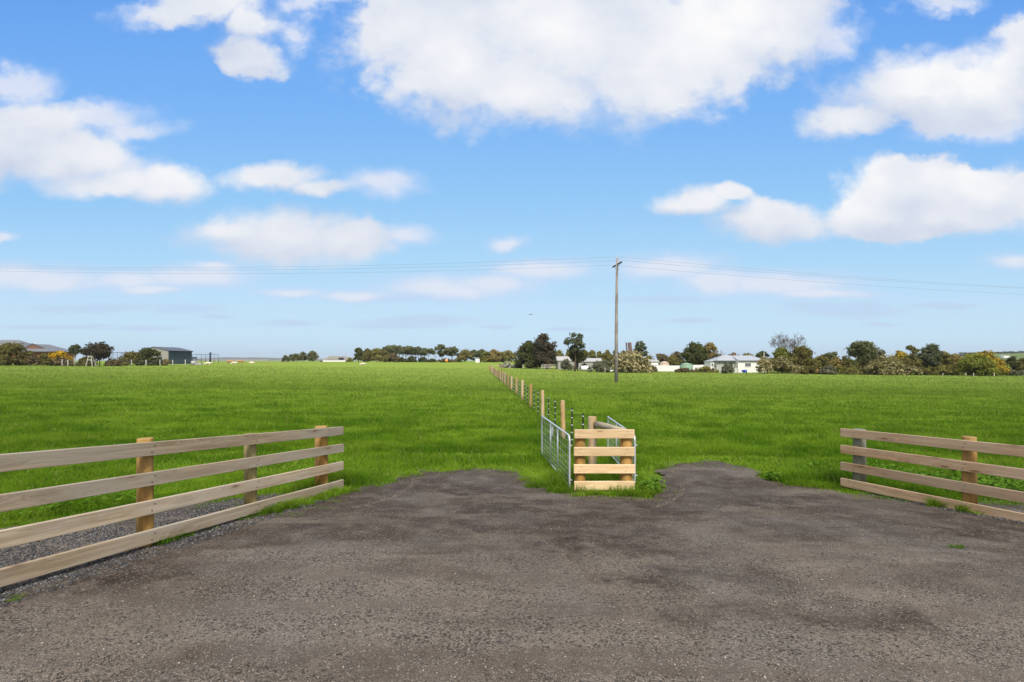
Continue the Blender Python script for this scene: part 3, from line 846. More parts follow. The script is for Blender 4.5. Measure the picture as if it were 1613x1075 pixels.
base = Vector((fx(13.1), 13.1, float(gz(fx(13.1), 13.1))))
root = thing('wire_fence', base, 'long wire fence of pine posts and black droppers running from the gates across the paddock', 'fence')
Ds = [13.1 + 4.05 * k for k in range(21)]
ws = [.18, .36, .54, .72, .90]
for k, D in enumerate(Ds):
    x = fx(D) + random.uniform(-.02, .02); z = float(gz(x, D)); h = 1.05 + random.uniform(-.05, .05)
    if k in (2, 6): h += .05
    round_post('post', Vector((x, D, z)) - base, h, .062 + random.uniform(-.006, .006), M['post_row'] if k % 4 not in (0, 2) else M['post'] if k % 4 else M['post_row'], root, .3, (random.uniform(-.03, .03), random.uniform(-.03, .03)), 12)
bays = [(9.35, 13.1)] + list(zip(Ds[:-1], Ds[1:]))
for a, b in bays:
    for t in (.34, .67):
        D = a + (b - a) * t; x = fx(D); z = float(gz(x, D))
        mb = MB(); mb.cur = 0
        mb.box((0, 0, .50), (.032, .012, .92), 0, .002)
        mb.cur = 1
        for wz in ws: mb.box((0, -.008, wz), (.034, .008, .016))
        mb.build('dropper', [M['black'], M['clip']], root, loc=Vector((x, D, z)) - base)
for wz in ws:
    pts = []
    for D in [9.35] + Ds:
        x = fx(D) - (.07 if D > 10 else 0) + (0 if D > 10 else .0)
        pts.append(Vector((x, D, float(gz(x, D)) + wz)) - base)
    mb = MB(); mb.tube(pts, .0018, 4, False); mb.build('wire', M['wire'], root)
De = Ds[-1] + 3
x0, x1 = fx(De), (790.5 - CX) * De / F
for x in (x0, x1): round_post('end_post', Vector((x, De, float(gz(x, De)))) - base, 1.12, .085, M['post'], root)
mb = MB(); z = float(gz(x0, De)) + 1.0
mb.tube([Vector((x0, De - .1, z)) - base, Vector((x1, De - .1, z)) - base], .065, 8); mb.build('corner_rail', M['post_row'], root)

# ------------------------------------------------------------------ power pole and lines
pp = spot(970.8, 50)
root = thing('power_pole', pp, 'tall grey timber power pole standing in the paddock', 'power pole')
H = zof(406.5, 50) - pp.z
mb = MB(); mb.tube([(0, 0, -.4), (0, 0, H * .33), (.04, 0, H * .66), (.09, 0, H)], [.20, .175, .15, .115], 14); pole_o = mb.build('pole', M['pole'], root)
ad = Vector((.19, -1.28, 0)); ac = Vector((.09, 0, zof(417.4, 50) - pp.z))
mb = MB(); aa = ac - ad; bb = ac + ad + Vector((0, 0, .04))
o = bar('crossarm', aa, bb, .13, .10, M['arm'], root)
for t, e in ((-.95, None), (.95, None)):
    p = ac + ad * t + Vector((0, 0, .09))
    mb = MB(); mb.tube([p + Vector((0, 0, -.04)), p + Vector((0, 0, .03)), p + Vector((0, 0, .07)), p + Vector((0, 0, .11))], [.012, .035, .045, .02], 8)
    mb.build('insulator', M['clip'], root)
p = Vector((.09, 0, H))
mb = MB(); mb.tube([p, p + Vector((0, 0, .05)), p + Vector((0, 0, .12))], [.015, .04, .02], 8); mb.build('insulator', M['clip'], root)
mb = MB(); mb.box((-.02, -.172, H * .22), (.14, .01, .2), 0, .002); mb.build('number_plate', M['galv'], root)
mb = MB()
for s in (-1, 1): mb.tube([ac + ad * (.55 * s) + Vector((0, 0, -.05)), ac + Vector((0, 0, -.75))], .015, 5)
mb.build('arm_brace', M['arm'], root)
apex = pp + Vector((.09, 0, H + .12)); nearI = pp + ac + ad * .95 + Vector((0, 0, .2)); farI = pp + ac - ad * .95 + Vector((0, 0, .2))
for lab, P0, yl, yr in (('thin overhead line from the top of the power pole', apex, 419.3, 453.3), ('thin overhead line on the near end of the pole crossarm', nearI, 422.0, 455.3), ('thin overhead line on the far end of the pole crossarm', farI, 427.3, 463.2)):
    mb = MB()
    for px, D, yy, ext in ((0, 53, yl, -1), (1613, 62, yr, 1)):
        X = (px - CX) * D / F; E = Vector((X, D + (P0.y - 50), CZ + (HY - yy) * (D + (P0.y - 50)) / F))
        dx = E - P0; sag = .55 if ext < 0 else .25
        pts = []
        for k in range(37):
            t = k / 36 * 1.7
            q = P0 + dx * t
            q.z += -sag * 4 * t * (1 - t) if t < 1 else sag * 1.6 * (t - 1)
            pts.append(q)
        mb.tube(pts, .0075, 5, False)
    o = mb.build('power_line', M['line']); tag(o, lab, 'power line', 'overhead lines across the sky')


# ------------------------------------------------------------------ trees and shrubs
def crown_blobs(W, Hc, depth, n, style):
    out = []
    for i in range(n):
        if style == 'shrub':
            # a dome standing on the ground
            t = RNG.random() ** 1.15; rr = math.sqrt(max(0, 1 - t ** 2.2)) * RNG.random() ** .4; a = RNG.random() * 2 * math.pi
            v = np.array((rr * math.cos(a), rr * math.sin(a), 2 * t - 1))
        else:
            while True:
                v = RNG.uniform(-1, 1, 3)
                if v @ v < 1: break
            v = v / max(1e-6, np.linalg.norm(v)) * np.linalg.norm(v) ** .55
        if style == 'umbrella' and v[2] < -.1: v[2] *= .35
        k = {'round': RNG.uniform(.18, .42), 'shrub': RNG.uniform(.18, .42), 'sparse': RNG.uniform(.20, .32), 'umbrella': RNG.uniform(.28, .42)}[style]
        rb = k * min(W * .5, Hc * (.62 if style != 'shrub' else .9), max(.4, .5 * (W + Hc) * .5))
        sc = 1 - .8 * k
        out.append((v[0] * W * .5 * sc, v[1] * depth * .5 * sc, v[2] * Hc * .5 * sc, rb))
    return out


def plant(name, label, cat, px0, px1, ytop, D, fol, style='round', cb=.25, group=None, bark='bark', n=None, dens=1.0, part=('crown', 'trunk'), leaf=1.0, nb=None, stems=1, lean=0.0, zoff=0.0):
    s = D / F
    c = spot((px0 + px1) / 2, D); c.z += zoff
    W = (px1 - px0) * s; H = max(.4, zof(ytop, D) - c.z)
    root = thing(name, c, label, cat, group)
    Hc = H * (1 - cb); zc = H * cb + Hc / 2
    depth = W * .85
    st_in = style
    if style == 'round' and cb < .13: style = 'shrub'
    nb = nb or {'round': 30, 'umbrella': 15, 'sparse': 26, 'shrub': 34}[style]
    bl = crown_blobs(W, Hc, depth, nb, style)
    zs = [b[2] + b[3] * .85 for b in bl]; sh = Hc / 2 - max(zs)
    # a few stray sprays break the outline
    for q in range(5):
        b = bl[int(RNG.integers(len(bl)))]; a = RNG.random() * 2 * math.pi; rr = b[3] * .95
        bl.append((b[0] + rr * math.cos(a), b[1], b[2] + abs(rr * math.sin(a)) * .9, b[3] * .32))
    xr = max(b[0] + b[3] for b in bl); xl = min(b[0] - b[3] for b in bl); kx = W / (xr - xl); ox = -(xr + xl) / 2
    bl = [((b[0] + ox) * kx, b[1], b[2] + sh, b[3] * min(1.1, max(.8, kx))) for b in bl]
    area = sum(b[3] ** 2 for b in bl); ls = leaf * .00185 * D
    N = int(np.clip((n or 0) * 1.5, 0, 1e9)) or int(np.clip(dens * 9.5 * area / (ls * ls * 1.2), 350, 8000))
    P, Nn = [], []
    for (bx, by, bz, rb) in bl:
        k = max(12, int(N * rb * rb / area))
        d = RNG.normal(size=(k, 3)); d /= np.linalg.norm(d, axis=1, keepdims=True)
        r = rb * (0.40 + 0.68 * RNG.random(k) ** .7)
        lump = 1 + .35 * np.sin(d[:, 0] * 5 + bx * 3) * np.sin(d[:, 2] * 6 + bz * 2 + d[:, 1] * 4)
        q = d * (r * lump)[:, None] * np.array((1, 1, .8)) + np.array((bx, by, bz + zc))
        P.append(q); Nn.append(d * 1.3 + RNG.normal(size=(k, 3)) * .55 + np.array((0, 0, .3)))
    P = np.concatenate(P); Nn = np.concatenate(Nn)
    if style == 'shrub' or cb < .1: P[:, 2] = np.where(P[:, 2] < .03, np.abs(P[:, 2]) * .6 + .03, P[:, 2])
    else:
        keep = P[:, 2] > H * cb * .75
        P, Nn = P[keep], Nn[keep]
    co, f = leaf_quads(P, Nn, ls * (.55 + .9 * RNG.random(len(P))), .65)
    raw_mesh(part[0], co, [f], [4], M[fol], root)
    # trunk and limbs
    mb = MB(); r0 = max(.05, .022 * H) * (1.0 if stems == 1 else .75)
    for sidx in range(stems):
        bx = 0 if stems == 1 else (sidx - (stems - 1) / 2) * W * .12
        hx = lean * W if stems == 1 else (sidx - (stems - 1) / 2) * W * .3
        top = Vector((hx, 0, zc)); b0 = Vector((bx, 0, -.3))
        mid = b0.lerp(top, .5) + Vector((random.uniform(-.03, .03) * H, random.uniform(-.03, .03) * H, 0))
        mb.tube([b0, b0.lerp(mid, .6) + Vector((0, 0, .1)), mid, top], [r0 * 1.25, r0, r0 * .85, r0 * .45], 8)
        for b in random.sample(bl, min(len(bl), 8)):
            e = Vector((b[0], b[1], b[2] + zc)); st = b0.lerp(top, random.uniform(.45, .85))
            m2 = st.lerp(e, .5) + Vector((0, 0, .06 * H))
            mb.tube([st, m2, e], [r0 * .5, r0 * .33, r0 * .14], 5, False)
    mb.build(part[1], M[bark], root)
    return root


def bare_tree(label, px0, px1, ytop, D, seed, group=None, stems=1, thin=1.0, levels=6):
    rnd = random.Random(seed)
    s = D / F; c = spot((px0 + px1) / 2, D); W = (px1 - px0) * s; H = zof(ytop, D) - c.z
    root = thing('bare_tree', c, label, 'tree', group)
    tr = MB(); tw = MB()
    def grow(p, d, L, r, lev):
        pts = [p]; q = Vector(p); dd = Vector(d)
        for k in range(3):
            dd = (dd + Vector((rnd.uniform(-.18, .18), rnd.uniform(-.18, .18), rnd.uniform(-.05, .12)))).normalized()
            q = q + dd * L / 3; pts.append(Vector(q))
        rr = [r, r * .85, r * .72, r * .6]
        (tr if lev < 2 else tw).tube(pts, rr, 6 if lev < 2 else 4, False)
        if lev >= levels: return
        for k in range(rnd.choice((2, 3, 3)) if lev else 4):
            a = rnd.uniform(0, 2 * math.pi); sp = rnd.uniform(.35, .85)
            nd = (dd + Vector((math.cos(a) * sp, math.sin(a) * sp * .8, rnd.uniform(-.1, .25)))).normalized()
            st = pts[3] if k < 2 else pts[2]
            grow(st, nd, L * rnd.uniform(.62, .82), max(r * .55, .014 * thin), lev + 1)
    for sx in range(stems):
        x0 = (sx - (stems - 1) / 2) * W * .35
        grow(Vector((x0, 0, -.3)), Vector((rnd.uniform(-.08, .08), 0, 1)), H * .36, .02 * H, 0)
    for mbx, nm in ((tr, 'trunk'), (tw, 'crown')):
        vs = mbx.v
        mbx.v = vs
    allv = tr.v + tw.v
    zt = max(v[2] for v in allv); xm = max(abs(v[0]) for v in allv)
    kz = H / zt; kx = (W / 2) / xm
    for mbx in (tr, tw): mbx.v = [(v[0] * kx, v[1] * kx, v[2] * kz) for v in mbx.v]
    tr.build('trunk', M['bark'], root); tw.build('crown', M['twig'], root)
    return root


def shrub(*a, **k):
    k.setdefault('style', 'shrub'); k.setdefault('cb', .0); k.setdefault('part', ('foliage', 'stem')); k.setdefault('stems', 3)
    return plant(*a, **k)


# --- the house and shed edge of the paddock (seen at the left of the photograph)
shrub('shrub', 'big dark bush in front of the brick house at the frame edge', 'shrub', -14, 44, 540.5, 96, 'f_bush', nb=35)
shrub('shrub', 'low brown shrub just beside the big dark bush', 'shrub', 43, 63, 560, 97, 'f_brown', bark='bark')
shrub('shrub', 'tall brown shrub between the brick wall and the yellow wattle', 'shrub', 60, 80, 556, 98, 'f_bush')
shrub('wattle_bush', 'bright yellow flowering wattle bush near the brick house', 'shrub', 74, 110, 552.5, 104, 'f_wattle', cb=.22)
shrub('shrub', 'dull brown shrub below the yellow wattle flowers', 'shrub', 80, 112, 563.5, 100, 'f_brown')
plant('young_tree', 'slender young tree with a pale trunk beside the A-frame stand', 'tree', 109.5, 127, 543, 96, 'f_dark', 'sparse', .42, bark='bark_pale', dens=.9)
plant('spreading_tree', 'spreading dark tree with gaps in its crown behind the A-frame stand', 'tree', 132, 176, 538, 102, 'f_purple', 'round', .24, dens=.62, stems=2, nb=35)
shrub('shrub', 'dark low shrub under the spreading tree', 'shrub', 121, 150, 562, 104, 'f_bush')
shrub('shrub', 'reddish low shrub between the spreading tree and the steel yard', 'shrub', 166, 192, 565.5, 103, 'f_brown')
shrub('shrub', 'round brown green bush left of the larger bush by the shed', 'shrub', 189, 222, 554.5, 112, 'f_bush')
shrub('shrub', 'large dark green bush against the beige shed wall', 'shrub', 212, 253, 548, 114, 'f_dark', nb=32)
shrub('shrub', 'tiny yellow brown shrub at the corner of the shed', 'shrub', 254, 266, 565.8, 116, 'f_autumn')

# brick house
hb = spot(30, 112)
root = thing('brick_house', hb, 'red brick house with a grey tiled roof and a brown gable behind the dark bush', 'house')
k = 112 / F
def hx(px): return (px - 30) * k
def hz(py): return zof(py, 112) - hb.z
mb = MB(); mb.box(((hx(35) + hx(79)) / 2, 3, hz(554.3) / 2 - .2), (hx(79) - hx(35), 6, hz(554.3) + .4)); mb.build('wall', M['brick'], root)
mb = MB(); mb.box(((hx(-60) + hx(34)) / 2, 4.5, hz(553.5) / 2 - .2), (hx(34) - hx(-60), 7, hz(553.5) + .4)); mb.build('wall', M['brick'], root)
ez, gzz, pk = hz(554), hz(549), hz(542)
xl, xr = hx(31), hx(82); gl, gr, gp = hx(32), hx(63), hx(45)
mb = MB()
e = [(xl, -.6, ez), (xr, -.6, ez), (xr, 6.6, ez), (xl, 6.6, ez), (gl + .3, 1.0, gzz), (gr, 1.0, gzz), (gp, 1.0, pk), (gp, 5.0, pk)]
mb.add(e, [(0, 1, 5, 4), (1, 2, 7, 6, 5), (3, 0, 4, 6, 7), (2, 3, 7), (0, 3, 2, 1)])
mb.build('roof', M['grey_tile'], root)
mb = MB(); mb.prism([(gl + .2, gzz - .02), (gr, gzz - .02), (gp, pk - .08)], .92, .99); mb.build('gable', M['brick_brown'], root)
for q in (((gl, .9, gzz), (gp, .9, pk + .03)), ((gr + .2, .9, gzz), (gp, .9, pk + .03))):
    bar('barge_board', q[0], q[1], .28, .06, M['dark_roof'], root)
mb = MB(); mb.box(((xl + xr) / 2, -.66, ez - .06), (xr - xl, .1, .2)); mb.build('gutter', M['dark_roof'], root)
mb = MB()
A0, A1 = hx(-62), hx(36); z1, z2 = hz(553), hz(534.5)
mb.add([(A0, .3, z1), (A1, .3, z1), (A1, 8.7, z1), (A0, 8.7, z1), (hx(-30), 4.5, z2), (hx(-2), 4.5, z2)], [(0, 1, 5, 4), (1, 2, 5), (2, 3, 4, 5), (3, 0, 4), (0, 3, 2, 1)])
mb.build('roof', M['grey_tile'], root)
mb = MB(); x = hx(34); mb.tube([(x, 3, hz(548)), (x, 3, hz(537.5))], .035, 5)
for q in (538.4, 540.5): mb.tube([(x - .6, 3, hz(q)), (x + .6, 3, hz(q))], .03, 4)
mb.build('aerial', M['galv'], root)

# A-frame stand
ab = spot(140, 95); k = 95 / F
root = thing('a_frame_stand', ab, 'pale timber A-frame stand at the paddock edge', 'stand')
Ht = zof(561, 95) - ab.z
for sgn in (-1, 1):
    bar('leg', (sgn * 5.2 * k, 0, -.1), (sgn * 2.4 * k, .25, Ht), .12, .10, M['post_pale'], root)
    bar('leg', (sgn * 3.6 * k, 1.3, -.1), (sgn * 2.0 * k, .5, Ht), .12, .10, M['post_pale'], root)
for zz in (Ht - .05, Ht * .62): bar('crosspiece', (-3.1 * k, .2, zz), (3.1 * k, .2, zz), .14, .08, M['post_pale'], root)

# pale fence along the paddock edge
pxs = [98, 107, 150, 180, 207, 230, 252, 272, 292, 311]
b0 = spot(180, 108)
root = thing('paddock_edge_fence', b0, 'wire fence with pale weathered posts along the paddock edge by the shed', 'fence')
tops = []
for i, px in enumerate(pxs):
    D = 97 + (px - 98) * .09; p = spot(px, D); h = zof(566.8 + .5 * (i % 2), D) - p.z
    round_post('post', p - b0, h, .10, M['post_pale'], root, n=8); tops.append((p - b0, h))
for f in (.35, .65, .92):
    mb = MB(); mb.tube([p + Vector((0, 0, h * f)) for p, h in tops], .012, 4, False); mb.build('wire', M['wire'], root)

# shed
sc = Vector(((265 - CX) / F * 135, 135, 0)); sc.z = float(gz(sc.x, sc.y))
root = thing('steel_shed', sc, 'steel farm shed with a beige gable end and dark slate side', 'shed')
zt = zof(552.8, 135) - sc.z; za_ = zof(547, 135) - sc.z; Wd = 8.9; Ln = 8.6
e1 = Vector((.115, .993, 0)); e2 = Vector((-.993, .115, 0))
rz = math.atan2(e1.y, e1.x) - math.pi / 2
root.rotation_euler = (0, 0, rz)
mb = MB(); mb.prism([(-Wd, -.3), (0, -.3), (0, zt), (-Wd / 2, za_), (-Wd, zt)], 0, .12); mb.build('gable_wall', M['shed_beige'], root)
mb = MB(); mb.prism([(-Wd, -.3), (0, -.3), (0, zt), (-Wd / 2, za_), (-Wd, zt)], Ln - .12, Ln); mb.build('gable_wall', M['shed_beige'], root)
mb = MB(); mb.box((-.05, Ln / 2, zt / 2 - .15), (.10, Ln - .26, zt + .3))
for i in range(22): mb.box((.012, .3 + i * .38, zt / 2), (.03, .06, zt - .1))
mb.build('side_wall', M['shed_slate'], root)
mb = MB(); mb.box((-Wd + .05, Ln / 2, zt / 2 - .15), (.10, Ln - .26, zt + .3)); mb.build('side_wall', M['shed_slate'], root)
mb = MB()
for sg in (0, 1):
    xa = .22 if sg == 0 else -Wd - .22
    sl = (za_ - zt) / (Wd / 2); ze = zt - .22 * sl
    mb.add([(xa, -.2, ze + .03), (-Wd / 2, -.2, za_ + .03), (-Wd / 2, Ln + .2, za_ + .03), (xa, Ln + .2, ze + .03), (xa, -.2, ze + .11), (-Wd / 2, -.2, za_ + .11), (-Wd / 2, Ln + .2, za_ + .11), (xa, Ln + .2, ze + .11)],
           [(0, 1, 2, 3), (4, 5, 6, 7), (0, 1, 5, 4), (2, 3, 7, 6), (0, 3, 7, 4)])
mb.build('roof', M['dark_roof'], root)
mb = MB(); mb.box((.26, Ln / 2, zt - .06), (.12, Ln + .3, .14)); mb.build('gutter', M['dark_steel'], root)
mb = MB(); mb.box((-2.4, -.02, 1.05), (1.0, .05, 2.1)); mb.build('door', M['shed_slate'], root)


def frame_yard(label, px0, px1, ytop, ybot, D, nposts, mesh, cat='yard frame'):
    c = spot(px0, D); root = thing('cattle_yard', c, label, cat)
    s = D / F; W = (px1 - px0) * s; zt = zof(ytop, D) - c.z; zb = zof(ybot, D) - c.z
    for yy in (0, 4.0):
        for i in range(nposts):
            x = W * i / (nposts - 1); mb = MB(); mb.tube([(x, yy, -.2), (x, yy, zt)], .055, 6); mb.build('post', M['steel_blue'], root)
        mb = MB()
        for z in (zt, zt - (zt - zb) * .33, zt - (zt - zb) * .66, zb): mb.tube([(0, yy, z), (W, yy, z)], .04 if z == zt else .022, 5)
        mb.build('rail', M['steel_blue'], root)
    for x in (0, W):
        mb = MB(); mb.tube([(x, 0, zt), (x, 4, zt)], .05, 5); mb.build('rail', M['steel_blue'], root)
    return root


frame_yard('open blue grey steel yard frame between the spreading tree and round bush', 171.5, 198, 555.5, 563, 120, 5, True)
fr = frame_yard('open steel frame standing beyond the end of the dark shed', 303, 331, 558.5, 567, 142, 5, True)
s = 142 / F
mb = MB(); mb.box((27 * s, .4, 1.9), (2.0 * s, .4, 3.0), 0, .02); mb.build('end_panel', M['dark_steel'], fr)
c = spot(304, 138); root = thing('equipment_box', c, 'dark box on legs between the shed and the steel frame', 'box')
s = 138 / F
mb = MB(); mb.box((0, 0, zof(564, 138) - c.z), (7 * s, 1.4, 2.2 * s), 0, .03); mb.build('body', M['dark_steel'], root)
for x in (-3 * s, 3 * s):
    for y in (-.55, .55):
        mb = MB(); mb.tube([(x, y, -.1), (x, y, zof(565, 138) - c.z)], .05, 6); mb.build('leg', M['dark_steel'], root)
c = spot(308, 128); root = thing('water_trough', c, 'pale water tank and trough beside the dark shed', 'water tank')
mb = MB(); mb.tube([(-.5, 0, 0), (-.5, 0, .95), (-.5, 0, 1.05)], [.62, .62, .3], 14); mb.build('tank', M['pale_sheet'], root)
mb = MB(); mb.box((.9, 0, .25), (1.5, .7, .5), 0, .04); mb.build('trough', M['pale_sheet'], root)


def beast(label, cat, px, D, mat, kind, rz, lying=False, group=None):
    """a cow or a sheep grown along its spine"""
    c = spot(px, D)
    k = 1.0 if kind == 'cow' else .62
    zb = (.95 if not lying else .42) * k
    V = [(-.75, 0, zb), (-.35, 0, zb), (.15, 0, zb - .02), (.62, 0, zb + .05), (.95, 0, zb + (-.15 if not lying else .12)), (1.22, 0, zb + (-.45 if not lying else .05))]
    R = [.26, .34, .36, .28, .16, .11]
    E = [(i, i + 1) for i in range(5)]
    if kind == 'sheep': R = [.30, .40, .41, .32, .15, .10]
    for sx, bi in ((-.62, 0), (.55, 3)):
        for sy in (-.2, .2):
            i = len(V)
            if lying: V += [(sx, sy * 1.6, .22), (sx + .25, sy * 1.9, .10)]
            else: V += [(sx - (.06 if bi == 0 else 0), sy, .50), (sx, sy, .03)]
            R += [.10, .06]; E += [(bi, i), (i, i + 1)]
    i = len(V); V += [(-.98, 0, zb - .05), (-1.04, 0, zb - .45)]; R += [.05, .04]; E += [(0, i), (i, i + 1)]
    for sy in (-.14, .14):
        i = len(V); V.append((1.02, sy, zb + (-.10 if not lying else .2))); R.append(.045); E.append((4, i))
    if kind == 'sheep': V = [(x * k, y * k, z if lying else z * (k if z > .1 else 1)) for x, y, z in V]; R = [r * k for r in R]
    me = bpy.data.meshes.new(kind); me.from_pydata(V, E, [])
    o = bpy.data.objects.new(kind, me); COL.objects.link(o)
    sk = o.modifiers.new('Skin', 'SKIN'); o.modifiers.new('Sub', 'SUBSURF').levels = 1
    for i, r in enumerate(R): me.skin_vertices[0].data[i].radius = (r, r)
    me.skin_vertices[0].data[2].use_root = True
    me.materials.append(mat)
    o.location = c; o.rotation_euler = (0, 0, rz)
    return tag(o, label, cat, group)


GRP = 'cattle resting beyond the shed'
beast('cream cow nearest the open steel frame', 'cow', 327, 134, M['cow_cream'], 'cow', .3, True, GRP)
beast('tan cow in the closest pair beyond the steel frame, head low', 'cow', 363, 150, M['cow_tan'], 'cow', 3.3, False, GRP)
beast('cream cow lying in front of the tan cows', 'cow', 368.5, 147, M['cow_cream'], 'cow', .1, True, GRP)
beast('tan cow standing just past the lying cream cow', 'cow', 378, 152, M['cow_tan'], 'cow', .2, False, GRP)
beast('cream cow lying farthest along the paddock edge fence', 'cow', 397, 158, M['cow_cream'], 'cow', 3.0, True, GRP)
beast('pale cream sheep lying alone on the bright strip before the dark trees', 'sheep', 571, 150, M['cow_cream'], 'cow', 1.2 - 1.2, True)
for i, (a, b) in enumerate(((334, 404), (404, 470))):
    b0 = spot(a, 165)
    root = thing('far_wire_fence', b0, ('distant post and wire fence behind the cattle', 'distant post and wire fence running up to the small gum trees')[i], 'fence')
    pts = []
    for px in np.arange(a, b + 1, 7.8):
        D = 165 + (px - 334) * .4; p = spot(px, D); mb = MB(); mb.tube([(0, 0, -.2), (0, 0, 1.15)], .085, 6); mb.build('post', M['post_pale'], root, loc=p - b0); pts.append(p - b0)
    for z in (.5, 1.0):
        mb = MB(); mb.tube([p + Vector((0, 0, z)) for p in pts], .015, 4, False); mb.build('wire', M['wire'], root)

# --- the distant trees across the middle
G = 'small gums in the distant clump'
for a, b, y, lab in ((443.5, 455, 560, 'lowest round gum at the outer end of the small distant clump'), (454, 464, 558.6, 'narrow gum second along the small distant clump'), (461, 473, 557.5, 'middle gum of the small distant clump'),
                     (470, 484, 554.6, 'second tallest gum of the small distant clump'), (482, 502, 553, 'tallest round gum of the small clump beside the farm sheds')):
    plant('gum_tree', lab, 'tree', a, b, y, 250, 'f_gum', 'round', .12, G, dens=.8, n=900)
c = spot(528, 300); k = 300 / F
root = thing('farm_shed_group', c, 'long low farm sheds with pale roofs and white walls between two tree clumps', 'shed')
def lx(px): return (px - 528) * k
def lz(py): return zof(py, 300) - c.z
mb = MB(); mb.box((lx(531), 4, lz(568) / 2), (46 * k, 7, lz(568))); mb.build('white_wall', M['white_wall'], root)
mb = MB(); mb.prism([(lx(508), lz(567)), (lx(518), lz(561.4)), (lx(541), lz(561.4)), (lx(552), lz(567))], 1, 9); mb.build('roof', M['shed_beige'], root)
mb = MB(); mb.box((lx(537), .5, lz(565.3)), (7.5 * k, .6, 3.2 * k)); mb.build('opening', M['dark_steel'], root)
mb = MB(); mb.prism([(lx(500), lz(567.5)), (lx(503), lz(563)), (lx(513), lz(563)), (lx(514), lz(567.5))], 8.8, 13); mb.build('roof', M['iron_roof'], root)
mb = MB(); mb.box((lx(506), 5, lz(568.5) / 2), (10 * k, 5, lz(568.5))); mb.build('wall', M['dark_steel'], root)
shrub('shrub', 'small green brown shrub at the end of the farm sheds', 'shrub', 545, 557, 564, 270, 'f_hedge', n=350)
G = 'dense trees of the far dark clump'
for a, b, y, f, lab in ((556, 574, 548, 'f_dark', 'dark rounded tree at the open end of the dense far clump'), (568, 590, 549.5, 'f_bush', 'brown green tree second in the dense far clump'), (582, 606, 549, 'f_olive', 'olive tree in the middle of the dense far clump'), (596, 615, 553, 'f_bush', 'low brown tree where the dense clump meets the tall gums'), (608, 630, 557, 'f_brown', 'russet low tree under the first tall gums')):
    plant('broad_tree', lab, 'tree', a, b, y, 232, f, 'round', .05, G, dens=1.0, n=1600)
G = 'tall gums with open stems in the far row'
gl_ = [(598, 622, 545.0), (612, 632, 544.0), (622, 642, 544.8), (634, 650, 545.6), (643, 661, 546.5), (653, 669, 547.0), (662, 682, 548.5)]
nm = ['first', 'second', 'third', 'fourth', 'fifth', 'sixth', 'last']
for i, (a, b, y) in enumerate(gl_):
    a -= 5; b += 5
    plant('tall_gum_tree', f'{nm[i]} tall open-stemmed gum in the far row, counted from the dense clump', 'tree', a, b, y, 240 + 3 * (i % 3), 'f_gum', 'umbrella', .36, G, dens=.75, n=1000, stems=2, bark='bark_pale')
for i, (a, b, y) in enumerate(((640, 658, 560.5), (658, 676, 562), (622, 641, 562.5), (672, 688, 565))):
    shrub('shrub', ('dark shrub under the fifth tall gum of the far row', 'round dark shrub under the sixth tall gum of the far row', 'small shrub under the third tall gum of the far row', 'smallest shrub below the bare pale tree')[i], 'shrub', a, b, y, 236, 'f_dark', n=260)
bare_tree('bare pale tree in the gap between the far tall gums', 680, 690, 547, 245, 5, levels=3, thin=3)
G = 'mixed trees between the gap and the wire fence'
for a, b, y, f, st, cb, lab in ((684, 708, 542.5, 'f_gum', 'sparse', .30, 'tall airy gum just past the bare pale tree'), (700, 724, 547, 'f_gum', 'umbrella', .2, 'flat topped gum beside the tall airy gum'), (714, 748, 550.5, 'f_olive', 'round', .08, 'olive round tree in the middle of the far mixed row'),
                                (736, 766, 550.5, 'f_gum', 'umbrella', .2, 'open gum between the olive tree and the golden one'), (750, 780, 552.5, 'f_hedge', 'round', .05, 'yellow green tree beside the golden one'), (764, 793, 551, 'f_autumn', 'round', .04, 'golden brown broad tree behind the far end of the wire fence'),
                                (784, 816, 552, 'f_olive', 'round', .03, 'olive tree beside the big dark pair')):
    plant('broad_tree', lab, 'tree', a, b, y, 236, f, st, cb, G, dens=1.0, n=1500)
shrub('shrub', 'pinkish brown low thicket at the foot of the tall airy gum', 'shrub', 686, 716, 565.5, 232, 'f_brown', n=500)
c = spot(703.5, 226); root = thing('hay_bale', c, 'small orange round bale at the foot of the distant gums', 'bale')
mb = MB(); mb.tube([(-.6, 0, .75), (-.5, 0, .75), (.5, 0, .75), (.6, 0, .75)], [.6, .75, .75, .6], 14); mb.build('bale', M['orange'], root)
c = spot(752.5, 225); root = thing('small_hut', c, 'tiny white hut below the far mixed trees', 'hut')
mb = MB(); mb.box((0, 0, .8), (1.8, 1.8, 1.7)); mb.build('wall', M['white_wall'], root)
mb = MB(); mb.prism([(-1.05, 1.66), (1.05, 1.66), (0, 2.3)], -1, 1); mb.build('roof', M['iron_roof'], root)

# --- big dark trees beside the fence end
plant('dark_tree', 'broad dark green tree, the lower one of the big dark pair', 'tree', 809, 858, 536.5, 131, 'f_dark', 'round', .0, nb=46, dens=1.1)
plant('dark_tree', 'tall dark brown green tree, the higher one of the big dark pair', 'tree', 838, 881, 526.5, 128, 'f_purple', 'round', .02, nb=46, dens=1.1)
shrub('shrub', 'pale white flowered shrub at the foot of the big dark pair', 'shrub', 785, 806, 570.5, 135, 'f_white', n=450)
shrub('shrub', 'second pale flowered shrub, against the dark pair', 'shrub', 803, 824, 571.5, 133, 'f_white', n=420)
c = spot(824, 127); root = thing('timber_post', c, 'lone pale timber post before the big dark trees', 'post')
round_post('post', (0, 0, 0), zof(574.5, 127) - c.z, .14, M['post_pale'], root, n=10)
c = spot(853, 125); root = thing('timber_rail_yard', c, 'small grey timber rail fence at the foot of the dark trees', 'fence')
k = 125 / F
for px in (853, 857.5, 866, 879): round_post('post', ((px - 853) * k, 0, 0), zof(576, 125) - c.z, .12, M['post_pale'], root, n=8)
